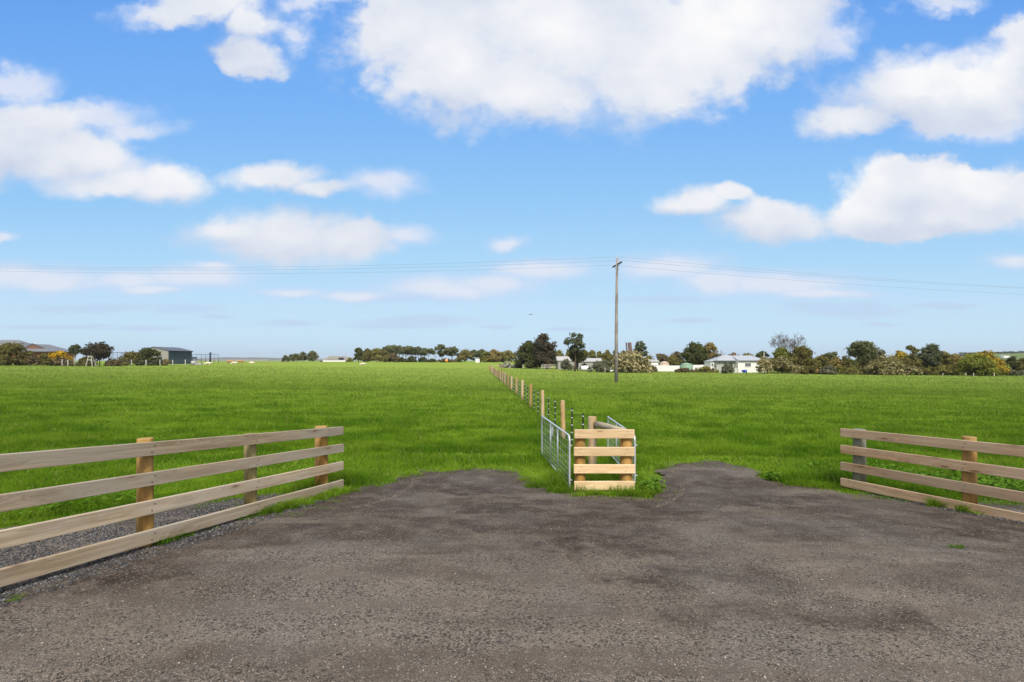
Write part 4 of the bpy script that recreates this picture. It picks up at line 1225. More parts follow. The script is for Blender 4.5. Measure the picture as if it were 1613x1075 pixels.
for z in (.35, .75, 1.1): bar('rail', (0, -.16, z), (27 * k, -.16, z), .13, .06, M['post_pale'], root)
shrub('shrub', 'mauve brown twiggy shrub behind the small rail fence', 'shrub', 857, 870, 567, 126, 'f_brown', n=520)
G = 'yellow green orchard trees in the hedge row'
ords = ['first', 'second', 'third', 'fourth', 'fifth', 'sixth', 'seventh', 'eighth', 'ninth']
for i in range(9):
    a = 874 + i * 12.6
    plant('hedge_tree', f'yellow green rounded hedge tree, {ords[i]} counted from the big dark pair', 'tree', a, a + 15, 551.6 + .7 * (i % 3) + .3 * (i % 2), 205, 'f_hedge' if i % 3 else 'f_olive', 'round', .0, G, n=900)
shrub('shrub', 'brown thicket standing before the hedge row, left of the power pole', 'shrub', 944, 962, 557, 150, 'f_bush', n=700)
plant('slender_gum', 'slender blue green gum with a dark trunk standing before the pale roofs', 'tree', 888, 923, 523.5, 102, 'f_blue', 'sparse', .28, bark='bark', dens=.55, nb=38, lean=.02)
plant('slender_gum', 'dense dark lower tree around the trunk of the slender gum', 'tree', 894, 926, 550, 104, 'f_dark', 'round', .3, dens=.8)


def gable_hut(name, label, cat, px0, px1, yeave, yridge, D, wall, roof, depth=5.0):
    c = spot((px0 + px1) / 2, D); root = thing(name, c, label, cat); s = D / F
    W = (px1 - px0) * s; ze = zof(yeave, D) - c.z; zr = zof(yridge, D) - c.z
    mb = MB(); mb.box((0, depth / 2, ze / 2 - .15), (W, depth, ze + .3)); mb.build('wall', M[wall], root)
    mb = MB(); o = .25
    mb.add([(-W / 2 - o, -o, ze), (W / 2 + o, -o, ze), (W / 2 + o, depth + o, ze), (-W / 2 - o, depth + o, ze), (-W / 2 - o, depth / 2, zr), (W / 2 + o, depth / 2, zr)],
           [(0, 1, 5, 4), (2, 3, 4, 5), (0, 4, 3), (1, 2, 5), (0, 3, 2, 1)])
    mb.build('roof', M[roof], root)
    mb = MB(); mb.box((W * .2, -.03, ze * .45), (W * .16, .06, ze * .35)); mb.build('window', M['glass'], root)
    return root


gable_hut('old_shed', 'old pale roofed shed partly hidden beside the slender gum', 'shed', 879, 906, 568.5, 561.5, 122, 'shed_beige', 'pale_sheet')
gable_hut('old_shed', 'long pale roofed shed between the slender gum and power pole', 'shed', 911, 948, 570, 564.5, 122, 'shed_beige', 'pale_sheet')
shrub('shrub', 'grey blossoming shrub before the old shed beside the slender gum', 'shrub', 882, 904, 566, 112, 'f_grey', n=700)
shrub('shrub', 'rusty brown shrub just right of the slender gum trunk', 'shrub', 913, 929, 572.5, 106, 'f_brown', n=500)
shrub('shrub', 'wide grey green shrub left of the power pole foot', 'shrub', 924, 972, 567.5, 97, 'f_grey', nb=32)
c = spot(921, 104); root = thing('wrapped_bale', c, 'white wrapped bale in the grass by the slender gum', 'bale')
mb = MB(); mb.tube([(-.85, 0, .55), (-.7, 0, .55), (.7, 0, .55), (.85, 0, .55)], [.42, .6, .6, .42], 14); mb.build('wrap', M['clip'], root)
c = spot(953, 94); root = thing('timber_post', c, 'thin pale post before the wide grey green shrub', 'post')
round_post('post', (0, 0, 0), zof(579.5, 94) - c.z, .09, M['post_pale'], root, n=8)

shrub('flowering_shrub', 'wide cream flowering shrub with dark stems right behind the power pole', 'shrub', 962, 1029, 551, 95, 'f_cream', cb=.10, nb=54, dens=1.05, leaf=1.15, stems=4)
for px, w_, lab, ln in ((988.3, .17, 'thin leaning brown timber post above the cream shrub', -.25), (993.8, .42, 'thick leaning brown timber stump above the cream shrub', -.3)):
    c = spot(px, 108); root = thing('old_timber_pole', c, lab, 'post'); h = zof(539.8, 108) - c.z
    mb = MB(); mb.tube([(.2, 0, -.2), (0, 0, h * .5), (ln, 0, h - .05), (ln, 0, h)], [w_ * 1.1, w_ * 1.05, w_, w_ * .9], 10); mb.build('pole', M['timber_brown'], root)
plant('dark_tree', 'dark pointed tree just right of the leaning timber posts', 'tree', 999, 1020, 537, 112, 'f_blue', 'round', .15, dens=1.0)
for px, lab in ((972, 'white low wall seen under the cream shrub stems'), ):
    c = spot(985, 104); root = thing('low_wall', c, lab, 'wall'); k = 104 / F
    mb = MB(); mb.box((0, 0, .25), (48 * k, .2, .7)); mb.build('wall', M['white_wall'], root)
    mb = MB(); mb.box((0, 0, .63), (48.4 * k, .3, .06)); mb.build('coping', M['trim'], root)
gable_hut('white_hut', 'white hut behind the near end of the white paling fence', 'hut', 1025, 1037, 570, 566.6, 112, 'white_wall', 'pale_sheet', 3)
c = spot(1046.5, 116); root = thing('domed_tank', c, 'salmon domed water tank behind the white paling fence', 'water tank')
k = 116 / F; zt = zof(572.5, 116) - c.z; zz = zof(569.4, 116) - c.z
mb = MB(); mb.tube([(0, 0, -.1), (0, 0, zt)], 7.3 * k, 24); mb.build('body', M['salmon'], root)
mb = MB(); mb.tube([(0, 0, zt + .005), (0, 0, zt + (zz - zt) * .6), (0, 0, zz - .04), (0, 0, zz)], [7.5 * k, 5.2 * k, 1.9 * k, .3 * k], 24); mb.build('dome', M['salmon'], root)
for a, b, yt, lab in ((1033.5, 1072, 576, 'white paling fence between the cream shrub and the green tank'), (1090, 1112, 575, 'white paling fence between the green tank and the big dark tree')):
    c = spot(a, 106); root = thing('paling_fence', c, lab, 'fence'); k = 106 / F; W = (b - a) * k; H = zof(yt, 106) - c.z
    n = int(W / 1.2); 
    for i in range(n):
        mb = MB(); x0 = i * W / n
        for j in range(7): mb.box((x0 + (j + .5) * W / n / 7, random.uniform(-.008, .008), H / 2 - .02 + random.uniform(-.02, .02)), (W / n / 7 - .012, .03, H))
        mb.build('paling_panel', M['white_wall'], root)
    for i in range(n + 1): mb = MB(); mb.box((i * W / n, .08, H / 2 - .1), (.09, .09, H + .06)); mb.build('post', M['dark_steel'] if i in (2, 4) else M['white_wall'], root)
    if a > 1080:
        mb = MB(); mb.box((W * .45, -.06, H * .45), (1.6, .06, .5)); mb.build('grey_board', M['pale_sheet'], root)
c = spot(1081, 100); root = thing('water_tank', c, 'pale green round water tank by the white paling fence', 'water tank'); k = 100 / F
zt = zof(575, 100) - c.z; zz = zof(572, 100) - c.z
mb = MB(); mb.tube([(0, 0, -.2), (0, 0, zt)], 10 * k, 28)
for z in (.3, .6, .9, 1.2): mb.tube([(0, 0, z), (0, 0, z + .05)], 10 * k + .015, 28, False)
mb.build('body', M['tank'], root)
mb = MB(); mb.tube([(0, 0, zt + .004), (0, 0, zt + (zz - zt) * .65), (0, 0, zz - .03), (0, 0, zz)], [10.2 * k, 6.4 * k, 2.2 * k, .4 * k], 28); mb.build('roof', M['tank'], root)
shrub('shrub', 'russet scrub at the foot of the green tank', 'shrub', 1062, 1096, 580.3, 95, 'f_brown', n=700)
shrub('shrub', 'olive scrub between the green tank and the white house', 'shrub', 1093, 1134, 577.5, 97, 'f_olive', n=900)
shrub('shrub', 'dark brown scrub where the cream shrub meets the paling fence', 'shrub', 1020, 1036, 576, 98, 'f_brown', n=420)

G = 'brown and olive trees behind the white paling fence'
for a, b, y, f, lab in ((1008, 1034, 559.5, 'f_olive', 'olive tree low behind the white hut'), (1028, 1056, 557.8, 'f_brown', 'brown tree behind the salmon domed tank'), (1046, 1074, 558.5, 'f_olive', 'olive tree behind the green tank'), (1054, 1080, 553.5, 'f_brown', 'russet tree touching the big dark tree by the tank')):
    plant('broad_tree', lab, 'tree', a, b, y, 150, f, 'round', .0, G, n=1200)
plant('dark_tree', 'big dark green tree between the green tank and the white house', 'tree', 1069, 1121, 538, 112, 'f_dark', 'round', .02, nb=42, dens=1.1)
plant('golden_tree', 'golden brown tree behind the big dark tree by the white house', 'tree', 1102, 1130, 539.5, 122, 'f_autumn', 'round', .1, dens=.9)
plant('brown_tree', 'mauve brown tree over the porch of the white house', 'tree', 1112, 1146, 557, 118, 'f_brown', 'round', .05, dens=.9)
bare_tree('small bare twiggy tree above the porch roof of the white house', 1128, 1147, 551, 121, 9, levels=4, thin=1.5)

# white house
hb = spot(1166, 101); k = 101 / F
root = thing('white_house', hb, 'white weatherboard house with a pale iron hip roof among flowering shrubs', 'house')
def wx(px): return (px - 1166) * k
def wz(py): return zof(py, 101) - hb.z
ez = wz(568.4)
def box_wall(nm, a, b, y0, y1, zt, mat): 
    mb = MB(); mb.box(((wx(a) + wx(b)) / 2, (y0 + y1) / 2, zt / 2 - .2), (wx(b) - wx(a), y1 - y0, zt + .4))
    zz = .2
    while zz < zt - .1:
        mb.box(((wx(a) + wx(b)) / 2, y0 - .008, zz), (wx(b) - wx(a) - .01, .016, .02)); zz += .18
    return mb.build(nm, M[mat], root)
box_wall('wall', 1162.6, 1207, 0, 6.5, ez, 'white_wall')
box_wall('side_wall', 1133.5, 1162.4, 1.5, 6.5, ez, 'shaded_wall')
box_wall('porch_wall', 1126, 1133.3, 2.2, 5.5, wz(570), 'white_wall')
mb = MB(); zr = wz(560); o = .25
mb.add([(wx(1132), .9, ez), (wx(1163), .9, ez), (wx(1163), -o, ez), (wx(1209), -o, ez), (wx(1209), 6.8, ez), (wx(1132), 6.8, ez), (wx(1148), 3.4, zr), (wx(1163), 3.2, zr), (wx(1195), 3.2, zr)],
       [(0, 1, 7, 6), (1, 2, 7), (2, 3, 8, 7), (3, 4, 8), (4, 5, 6, 8), (6, 7, 8), (5, 0, 6), (0, 5, 4, 3, 2, 1)])
mb.build('roof', M['iron_roof'], root)
mb = MB(); mb.add([(wx(1125), 1.9, wz(570.2)), (wx(1133.5), 1.9, wz(568.6)), (wx(1133.5), 5.8, wz(568.6)), (wx(1125), 5.8, wz(570.2)), (wx(1125), 1.9, wz(569.5)), (wx(1133.5), 1.9, wz(567.4)), (wx(1133.5), 5.8, wz(567.4)), (wx(1125), 5.8, wz(569.5))],
                  [(0, 1, 2, 3), (4, 5, 6, 7), (0, 1, 5, 4), (1, 2, 6, 5), (2, 3, 7, 6), (3, 0, 4, 7)]); mb.build('porch_roof', M['iron_roof'], root)
mb = MB(); mb.box(((wx(1163) + wx(1208)) / 2, -.3, ez - .02), (wx(1208) - wx(1163), .1, .12)); mb.build('gutter', M['grey_tile'], root)
mb = MB(); mb.box(((wx(1132) + wx(1162.5)) / 2, .95, ez - .05), (wx(1162.5) - wx(1132), .1, .16)); mb.build('gutter', M['grey_tile'], root)
def window(a, b, y0, y1, yd, bars=1):
    x0, x1, z0, z1 = wx(a), wx(b), wz(y1), wz(y0)
    mb = MB(); t = .07
    mb.box(((x0 + x1) / 2, yd - .03, z1), (x1 - x0 + 2 * t, .07, t)); mb.box(((x0 + x1) / 2, yd - .04, z0), (x1 - x0 + 2 * t, .10, t))
    for x in [x0, x1] + [x0 + (x1 - x0) * (i + 1) / (bars + 1) for i in range(bars)]: mb.box((x, yd - .03, (z0 + z1) / 2), (t * .8, .06, z1 - z0 - t))
    w_ = mb.build('window', M['trim'], root)
    mb = MB(); mb.box(((x0 + x1) / 2, yd - .012, (z0 + z1) / 2), (x1 - x0 - .02, .018, z1 - z0 - .02)); mb.build('pane', M['glass'], w_)
window(1136, 1139.6, 570.8, 573.8, 1.48, 0); window(1145.5, 1149.2, 570.8, 574, 1.48, 0); window(1153.5, 1159.5, 571, 578.5, 1.48, 1)
window(1173.5, 1182.5, 572, 577.8, -.02, 2); window(1127.3, 1130.3, 573, 577, 2.18, 0)
mb = MB(); mb.box((wx(1168), 3.4, zr + .15), (.45, .45, .9), 0, .02); mb.build('chimney', M['brick_brown'], root)
c = spot(1203.5, 101); root = thing('pale_post', c, 'pale post above the flowering shrub at the end of the white house', 'post')
round_post('post', (0, 0, 0), zof(555, 101) - c.z, .10, M['post_pale'], root, n=8)
c = spot(1172.5, 94); root = thing('blue_trolley', c, 'small blue cart on the lawn before the white house', 'cart'); k = 94 / F
mb = MB(); mb.box((0, 0, .42), (6 * k, .6, .45), 0, .04); mb.build('tub', M['blue'], root)
for x in (-.22, .22): mb = MB(); mb.tube([(x, -.36, .14), (x, -.30, .14)], .14, 12); mb.build('wheel', M['black'], root)
mb = MB(); mb.tube([(3 * k, 0, .5), (5.5 * k, 0, .85)], .03, 6); mb.build('handle', M['galv'], root)
c = spot(1160, 95); root = thing('garden_gate', c, 'little white garden fence beside the round shrub of the white house', 'fence'); k = 95 / F
for px in (1155.5, 1158, 1160.5, 1164, 1167.5): mb = MB(); mb.box(((px - 1160) * k, 0, .48), (.12, .08, 1.0)); mb.build('paling', M['trim'], root)
for z in (.3, .75): mb = MB(); mb.box((.2, .07, z), (13 * k, .05, .08)); mb.build('rail', M['trim'], root)
shrub('shrub', 'round dark green shrub in front of the shaded side of the house', 'shrub', 1136, 1156, 573.5, 91, 'f_grey', n=1500)
G = 'low trees behind the white house'
for a, b, y, f, lab in ((1144, 1170, 556.5, 'f_bush', 'low tree behind the chimney of the white house'), (1163, 1192, 556, 'f_olive', 'low olive tree behind the middle of the white roof'), (1186, 1216, 553, 'f_dark', 'dark tree behind the end of the white roof')):
    plant('broad_tree', lab, 'tree', a, b, y, 150, f, 'round', .0, G, n=1200)

# --- the garden edge (right part of the photograph)
shrub('flowering_shrub', 'cream flowering shrub leaning over the end of the white house', 'shrub', 1192, 1218, 563, 90, 'f_cream', nb=29, leaf=1.1)
shrub('flowering_shrub', 'large pale olive shrub between the white house and bare tree', 'shrub', 1207, 1252, 560, 91, 'f_pale', nb=35, leaf=1.1, stems=4, cb=.08)
bare_tree('big bare grey tree rising over the pale shrubs', 1208, 1279, 523.5, 100, 21, stems=2, thin=1.5, levels=6)
plant('green_tree', 'fresh green tree under the branches of the big bare tree', 'tree', 1214, 1249, 547.5, 98, 'f_green', 'round', .1)
plant('brown_tree', 'brown olive tree under the far side of the big bare tree', 'tree', 1240, 1283, 544, 96, 'f_bush', 'round', .02, nb=35)
shrub('shrub', 'low pale shrub at the foot of the brown olive tree', 'shrub', 1246, 1272, 575.5, 88, 'f_pale')
plant('broad_tree', 'olive tree between the brown olive tree and the round grey shrub', 'tree', 1276, 1308, 560, 99, 'f_olive', 'round', .02)
plant('gum_tree', 'pale topped gum behind the round grey shrub', 'tree', 1296, 1318, 554.5, 120, 'f_gum', 'umbrella', .3, bark='bark_pale', dens=.9)
plant('broad_tree', 'mixed brown tree left of the red trunked gum', 'tree', 1304, 1330, 563.5, 100, 'f_autumn', 'round', .05, dens=.8)
plant('broad_tree', 'dark low tree touching the red trunked gum', 'tree', 1318, 1345, 560.5, 101, 'f_bush', 'round', .02)
shrub('shrub', 'round grey green shrub at the paddock edge before the gums', 'shrub', 1290, 1319, 575.5, 86, 'f_grey', n=1700)
shrub('shrub', 'yellow green scrub right of the round grey shrub', 'shrub', 1315, 1336, 577, 90, 'f_hedge', n=600)
shrub('shrub', 'small yellow flowered scrub left of the round grey shrub', 'shrub', 1268, 1292, 581, 88, 'f_pale', n=500)
plant('red_gum', 'tall dark gum with a reddish trunk standing at the paddock edge', 'tree', 1336, 1378, 537, 89, 'f_gum', 'round', .26, bark='bark_red', nb=35, dens=.95)
plant('gum_tree', 'airy grey gum just behind the red trunked gum', 'tree', 1370, 1394, 546.5, 93, 'f_grey', 'sparse', .3, dens=.9)
shrub('shrub', 'wide pale olive shrub right of the red trunked gum', 'shrub', 1361, 1426, 560, 87, 'f_pale', nb=45, leaf=1.1, stems=4)
plant('golden_tree', 'orange gold tree top behind the wide pale shrub', 'tree', 1402, 1432, 552, 112, 'f_gold', 'round', .05)
plant('broad_tree', 'olive brown tree with a dark tufted top beside the wide pale shrub', 'tree', 1419, 1449, 544, 89, 'f_bush', 'round', .12, nb=32)
plant('dark_tree', 'dark blue green tree, tallest near the frame edge', 'tree', 1446, 1484, 541, 90, 'f_blue', 'round', .06, nb=35)
plant('broad_tree', 'brown green tree touching the tallest blue green tree', 'tree', 1472, 1502, 553, 91, 'f_olive', 'round', .03)
plant('golden_tree', 'yellow tinged tree between the brown green and bright green trees', 'tree', 1490, 1516, 557, 96, 'f_autumn', 'round', .05)
plant('green_tree', 'bright green broad tree beside the golden wattle', 'tree', 1506, 1566, 556.5, 85, 'f_green', 'round', .02, nb=42)
plant('wattle_tree', 'golden flowering wattle tree near the frame edge', 'tree', 1534, 1583, 552.5, 88, 'f_gold', 'round', .06, nb=38)
plant('small_tree', 'small dark tree standing clear before the green hill', 'tree', 1584, 1605, 561, 92, 'f_dark', 'round', .1)
plant('small_tree', 'small brown tree at the very edge of the frame', 'tree', 1602, 1630, 563, 90, 'f_bush', 'round', .1)
for i, (px, yt) in enumerate(((1521, 587.5), (1533.5, 588), (1566, 588.5), (1485, 588))):
    c = spot(px, 82); root = thing('timber_post', c, ('pale post under the bright green tree, nearer its trunk', 'second pale post under the bright green tree', 'pale post under the golden wattle', 'pale post under the brown green tree')[i], 'post')
    round_post('post', (0, 0, 0), zof(yt, 82) - c.z, .075, M['post_pale'], root, n=8)
c = spot(1285, 92); root = thing('garden_tub', c, 'small orange red tub by the round grey shrub', 'tub')
mb = MB(); mb.tube([(0, 0, 0), (0, 0, .6), (0, 0, .75), (0, 0, .78)], [.28, .4, .42, .36], 14); mb.build('tub', M['orange'], root)

G = 'olive trees of the garden background'
cols = ['f_olive', 'f_bush', 'f_brown', 'f_gum', 'f_autumn', 'f_olive', 'f_dark']
wh = ['over the end of the white house', 'between the white house and the bare tree', 'behind the bare tree trunk', 'behind the fresh green tree', 'behind the brown olive tree', 'just past the brown olive tree', 'behind the round grey shrub',
      'behind the yellow green scrub', 'next to the red trunked gum', 'behind the red trunked gum', 'behind the airy grey gum', 'behind the wide pale shrub', 'under the orange gold tree top', 'behind the dark tufted tree', 'behind the tallest blue green tree', 'behind the yellow tinged tree', 'behind the bright green tree']
for i, ww in enumerate(wh):
    a = 1186 + i * 22.5; yt = 561 + 3.2 * math.sin(i * 2.3) + (1.5 if i > 10 else 0)
    f = cols[i % 7]; nmx = {'f_olive': 'olive', 'f_bush': 'brown green', 'f_brown': 'russet', 'f_gum': 'grey green', 'f_autumn': 'golden brown', 'f_dark': 'dark green'}[f]
    plant('broad_tree', f'{nmx} background tree low {ww}', 'tree', a - 4, a + 29, yt, 112 + 5 * (i % 3), f, 'round', .0, G, dens=.8)

for a, b, y, f, lab in ((1262, 1290, 576, 'f_bush', 'low dark scrub at the foot of the brown olive tree'), (1328, 1358, 577, 'f_olive', 'low olive scrub around the foot of the red trunked gum'), (1420, 1450, 576, 'f_pale', 'low pale scrub under the dark tufted tree'),
                        (1446, 1478, 578, 'f_bush', 'low brown scrub under the tallest blue green tree'), (1474, 1510, 575, 'f_olive', 'low olive scrub under the yellow tinged tree'), (1584, 1620, 583, 'f_grey', 'low grey scrub between the small trees before the green hill')):
    shrub('shrub', lab, 'shrub', a, b, y, 87, f)

# bird
bp = Vector(((836 - CX) * 60 / F, 60, zof(496, 60)))
V = [(-.22, 0, 0), (-.05, 0, .01), (.10, 0, .02), (.2, 0, .05), (-.03, .2, .07), (-.08, .45, .03), (-.03, -.2, .07), (-.08, -.45, .03), (-.34, 0, 0)]
E = [(0, 1), (1, 2), (2, 3), (1, 4), (4, 5), (1, 6), (6, 7), (0, 8)]; R = [(.03, .03), (.06, .06), (.055, .055), (.03, .03), (.05, .02), (.02, .012), (.05, .02), (.02, .012), (.03, .008)]
me = bpy.data.meshes.new('bird'); me.from_pydata(V, E, []); o = bpy.data.objects.new('bird', me); COL.objects.link(o)
o.modifiers.new('Skin', 'SKIN'); o.modifiers.new('Sub', 'SUBSURF').levels = 1
for i, r in enumerate(R): me.skin_vertices[0].data[i].radius = r
me.skin_vertices[0].data[1].use_root = True
me.materials.append(M['bird']); o.location = bp; o.rotation_euler = (0, 0, 1.1)
tag(o, 'small dark bird gliding in the pale sky above the distant trees', 'bird')


# ------------------------------------------------------------------ distant hills
def hills(name, label, px0, px1, D, depth, prof, mat, z0=1.3):
    n = 90; m = 8
    u = np.linspace(px0, px1, n); v = np.linspace(-1, 1, m * 2 + 1)
    hgt = np.interp(u, [q[0] for q in prof], [zof(q[1], D) for q in prof]) - z0
    hgt = np.maximum(hgt, 0)
    X = np.zeros((len(v), n)); Y = X.copy(); Z = X.copy()
    for j, vv in enumerate(v):
        Y[j] = D + vv * depth; X[j] = (u - CX) / F * D * (1 + .0 * vv)
        Z[j] = z0 - .5 + (hgt + .5) * (np.cos(vv * math.pi) * .5 + .5)
    co = np.stack([X.ravel(), Y.ravel(), Z.ravel()], 1)
    o = raw_mesh(name, co, [grid_faces(n, len(v))], [4], mat, smooth=True)
    return tag(o, label, kind='structure')


hills('hills', 'low blue grey hills on the far horizon', 250, 640, 3600, 700, [(250, 567), (320, 565), (350, 563.6), (372, 563), (395, 563.8), (410, 562.8), (440, 564.2), (480, 564.6), (520, 565.5), (640, 568)], M['farhill'])
hills('green_hill', 'green pasture hill rising at the frame edge', 1440, 2000, 900, 420, [(1440, 566), (1480, 562), (1510, 558.5), (1550, 557.5), (1580, 557), (1620, 555.5), (1700, 554), (1850, 556), (2000, 566)], M['hill'])
# wood along its skyline
n = 5200
u = RNG.uniform(1440, 1990, n); D = 880 + RNG.uniform(-25, 25, n)
x = (u - CX) / F * 900
prof = np.interp(u, [1440, 1480, 1510, 1550, 1580, 1620, 1700, 1850, 1990], [566, 562, 558.5, 557.5, 557, 555.5, 554, 556, 566])
gaps = fbm(u / 14.0, u * 0 + .5, 71, 3)
ht = np.clip((gaps - .22) * 8.5, .4, 6.5)
z = CZ + (HY - prof) * 900 / F - .8 + ht * RNG.random(n) ** .7
co, f = leaf_quads(np.stack([x, D, z], 1), RNG.normal(size=(n, 3)) + np.array((0, -.4, .5)), .9 + 1.0 * RNG.random(n), .7)
tag(raw_mesh('skyline_wood', co, [f], [4], M['f_wood']), 'dark wood along the skyline of the green hill', kind='stuff')
c = Vector(((1583 - CX) / F * 760, 760, zof(563.4, 760) - .4)); root = thing('hill_house', c, 'tiny pale house on the green hill beside the wattle', 'house')
mb = MB(); mb.box((0, 0, 1.2), (9, 5, 3.0)); mb.build('wall', M['white_wall'], root)
mb = MB(); mb.prism([(-5, 2.71), (5, 2.71), (3.6, 4.0), (-3.6, 4.0)], -2.8, 2.8); mb.build('roof', M['pale_sheet'], root)

# ------------------------------------------------------------------ the air
m, nt, out = new_mat('thin_haze')
pv = nt.nodes.new('ShaderNodeVolumePrincipled'); pv.inputs['Color'].default_value = (.90, .94, 1.0, 1); pv.inputs['Density'].default_value = 1.3e-4; pv.inputs['Anisotropy'].default_value = .2
nt.links.new(pv.outputs[0], out.inputs[1])
mb = MB(); mb.box((0, 2600, 38.5), (14000, 7200, 80)); hz_o = mb.build('haze', m); tag(hz_o, 'thin pale haze between the camera and the far hills', kind='stuff')

# ------------------------------------------------------------------ sky
SUN_EL, SUN_ROT = math.radians(48), math.radians(173)
world = bpy.data.worlds.new('World'); scene.world = world; world.use_nodes = True
nt = world.node_tree
for nd in list(nt.nodes): nt.nodes.remove(nd)
w = NT(nt)
out = w.n('ShaderNodeOutputWorld')
sky = w.n('ShaderNodeTexSky', sky_type='NISHITA', sun_disc=False, sun_elevation=SUN_EL, sun_rotation=SUN_ROT, air_density=1.0, dust_density=0.4, ozone_density=2.0, altitude=50)
dirv = w.n('ShaderNodeTexCoord').outputs['Generated']
sp = w.n('ShaderNodeSeparateXYZ', {0: dirv})
ay = w.math('MAXIMUM', w.math('ABSOLUTE', sp.outputs[1]), .03)
U = w.math('DIVIDE', sp.outputs[0], ay); Vv = w.math('DIVIDE', sp.outputs[2], ay)
vp = w.math('MAXIMUM', Vv, 0.0)
den = w.math('ADD', vp, .22); d2 = w.math('MULTIPLY', den, den)
hi = w.rng(vp, .12, .24)
Q1 = w.n('ShaderNodeCombineXYZ', {0: w.math('MULTIPLY', U, 1.0), 1: w.math('MULTIPLY', vp, 1.25), 2: 0.0}).outputs[0]
Q2 = w.n('ShaderNodeCombineXYZ', {0: w.math('MULTIPLY', U, 1.9), 1: w.math('MULTIPLY', vp, 3.3), 2: 3.7}).outputs[0]
wn = w.vec('SUBTRACT', w.noise(Q1, 3.0, 4, .55).outputs['Color'], (.5, .5, .5))
wn2 = w.vec('SUBTRACT', w.noise(Q1, 11.0, 5, .62).outputs['Color'], (.5, .5, .5))
amp = w.math('MULTIPLY', d2, .26); amp2 = w.math('MULTIPLY', d2, .14)
UV = w.n('ShaderNodeCombineXYZ', {0: U, 1: vp, 2: vp}).outputs[0]
UV = w.vec('ADD', UV, w.vec('MULTIPLY', w.vec('MULTIPLY', wn, w.n('ShaderNodeCombineXYZ', {0: amp, 1: amp, 2: amp}).outputs[0]), (1, .8, 0)))
UV = w.vec('ADD', UV, w.vec('MULTIPLY', w.vec('MULTIPLY', wn2, w.n('ShaderNodeCombineXYZ', {0: amp2, 1: amp2, 2: amp2}).outputs[0]), (1, .9, 0)))
s2 = w.n('ShaderNodeSeparateXYZ', {0: UV})
UV = w.n('ShaderNodeCombineXYZ', {0: s2.outputs[0], 1: s2.outputs[1], 2: s2.outputs[1]}).outputs[0]


def field(lst, soft=.30, UV=UV):
    acc = None
    for (cx, cy, rx, ru, rdn) in lst:
        a = (cx - CX) / F; b = (HY - cy) / F
        sx, su, sd = F / rx, F / ru, F / rdn
        p = w.vec('MULTIPLY_ADD', UV, (sx, su, -sd), (-a * sx, -b * su, b * sd))
        p = w.vec('MAXIMUM', p, (-1e6, 0, 0))
        L = w.vec('LENGTH', p)
        acc = L if acc is None else w.math('SMOOTH_MIN', acc, L, soft)
    return acc


SOLID = [(880, 30, 310, 190, 150), (720, 118, 115, 130, 80), (1000, 112, 130, 120, 86), (1110, 60, 155, 120, 84), (1220, 10, 105, 90, 60), (645, 20, 74, 80, 76), (830, 150, 160, 70, 50),
         (330, 0, 105, 70, 42), (400, 35, 56, 44, 40), (392, 92, 66, 40, 28), (290, 12, 70, 30, 22),
         (10, 225, 160, 75, 66), (120, 252, 115, 46, 38), (45, 178, 95, 34, 46), (160, 296, 95, 22, 24), (266, 300, 74, 32, 26), (200, 288, 70, 20, 22),
         (430, 288, 78, 26, 20), (495, 304, 48, 14, 13),
         (450, 376, 160, 45, 42), (545, 383, 72, 36, 34), (365, 366, 80, 24, 20),
         (1445, 140, 140, 58, 54), (1545, 160, 135, 86, 56), (1345, 182, 76, 34, 32), (1612, 60, 42, 40, 50), (1610, 120, 60, 60, 60),
         (1085, 328, 72, 30, 18), (1145, 308, 40, 14, 15), (1215, 352, 96, 36, 32),
         (1430, 300, 100, 50, 70), (1545, 312, 160, 46, 56), (1395, 345, 92, 50, 32), (1500, 345, 140, 46, 30)]
FAINT = [(515, 2, 55, 30, 22), (250, 8, 90, 26, 30), (478, 50, 32, 30, 34), (592, 292, 75, 28, 24), (170, 185, 100, 34, 30), (25, 122, 80, 30, 28), (225, 205, 80, 20, 20), (190, 270, 80, 30, 30), (1480, 6, 80, 26, 20), (1300, 45, 50, 50, 40),
         (1540, 208, 120, 22, 22), (70, 442, 150, 32, 26), (20, 430, 90, 20, 30), (310, 438, 130, 27, 24), (200, 440, 90, 20, 22), (335, 420, 55, 14, 14), (700, 455, 130, 26, 24), (775, 447, 90, 20, 22), (850, 424, 105, 20, 22), (1050, 421, 115, 26, 26), (1215, 450, 175, 28, 24), (1130, 440, 80, 20, 26), (1602, 410, 55, 15, 17),
         (798, 385, 36, 12, 11), (640, 375, 50, 20, 16), (460, 460, 75, 12, 12), (1300, 463, 130, 12, 11), (560, 466, 100, 13, 12), (240, 455, 75, 11, 11), (5, 372, 28, 10, 8)]
GREY = [(660, 505, 130, 9, 11), (620, 513, 90, 7, 7), (130, 484, 120, 10, 9), (300, 489, 76, 10, 9), (1330, 487, 130, 13, 17), (1480, 480, 80, 6, 8), (1040, 470, 90, 8, 9), (90, 513, 120, 5, 5), (230, 518, 80, 4.5, 4.5), (460, 509, 60, 7, 6), (1390, 510, 34, 5, 5), (1080, 505, 46, 6, 6), (340, 500, 40, 4.5, 4.5), (780, 515, 36, 5, 5), (640, 470, 100, 7, 9), (890, 520, 46, 4, 4)]
BRI = [(860, 110, 300, 120, 110), (1120, 70, 150, 90, 90), (1085, 318, 80, 34, 26), (1420, 290, 170, 60, 60), (1500, 120, 150, 60, 60)]
na = w.noise(Q1, 9.0, 9, .65).outputs[0]; nb2 = w.noise(Q2, 6.0, 7, .56).outputs[0]
n1 = w.math('SUBTRACT', w.math('ADD', w.math('MULTIPLY', na, hi), w.math('MULTIPLY', nb2, w.math('SUBTRACT', 1.0, hi))), .5)
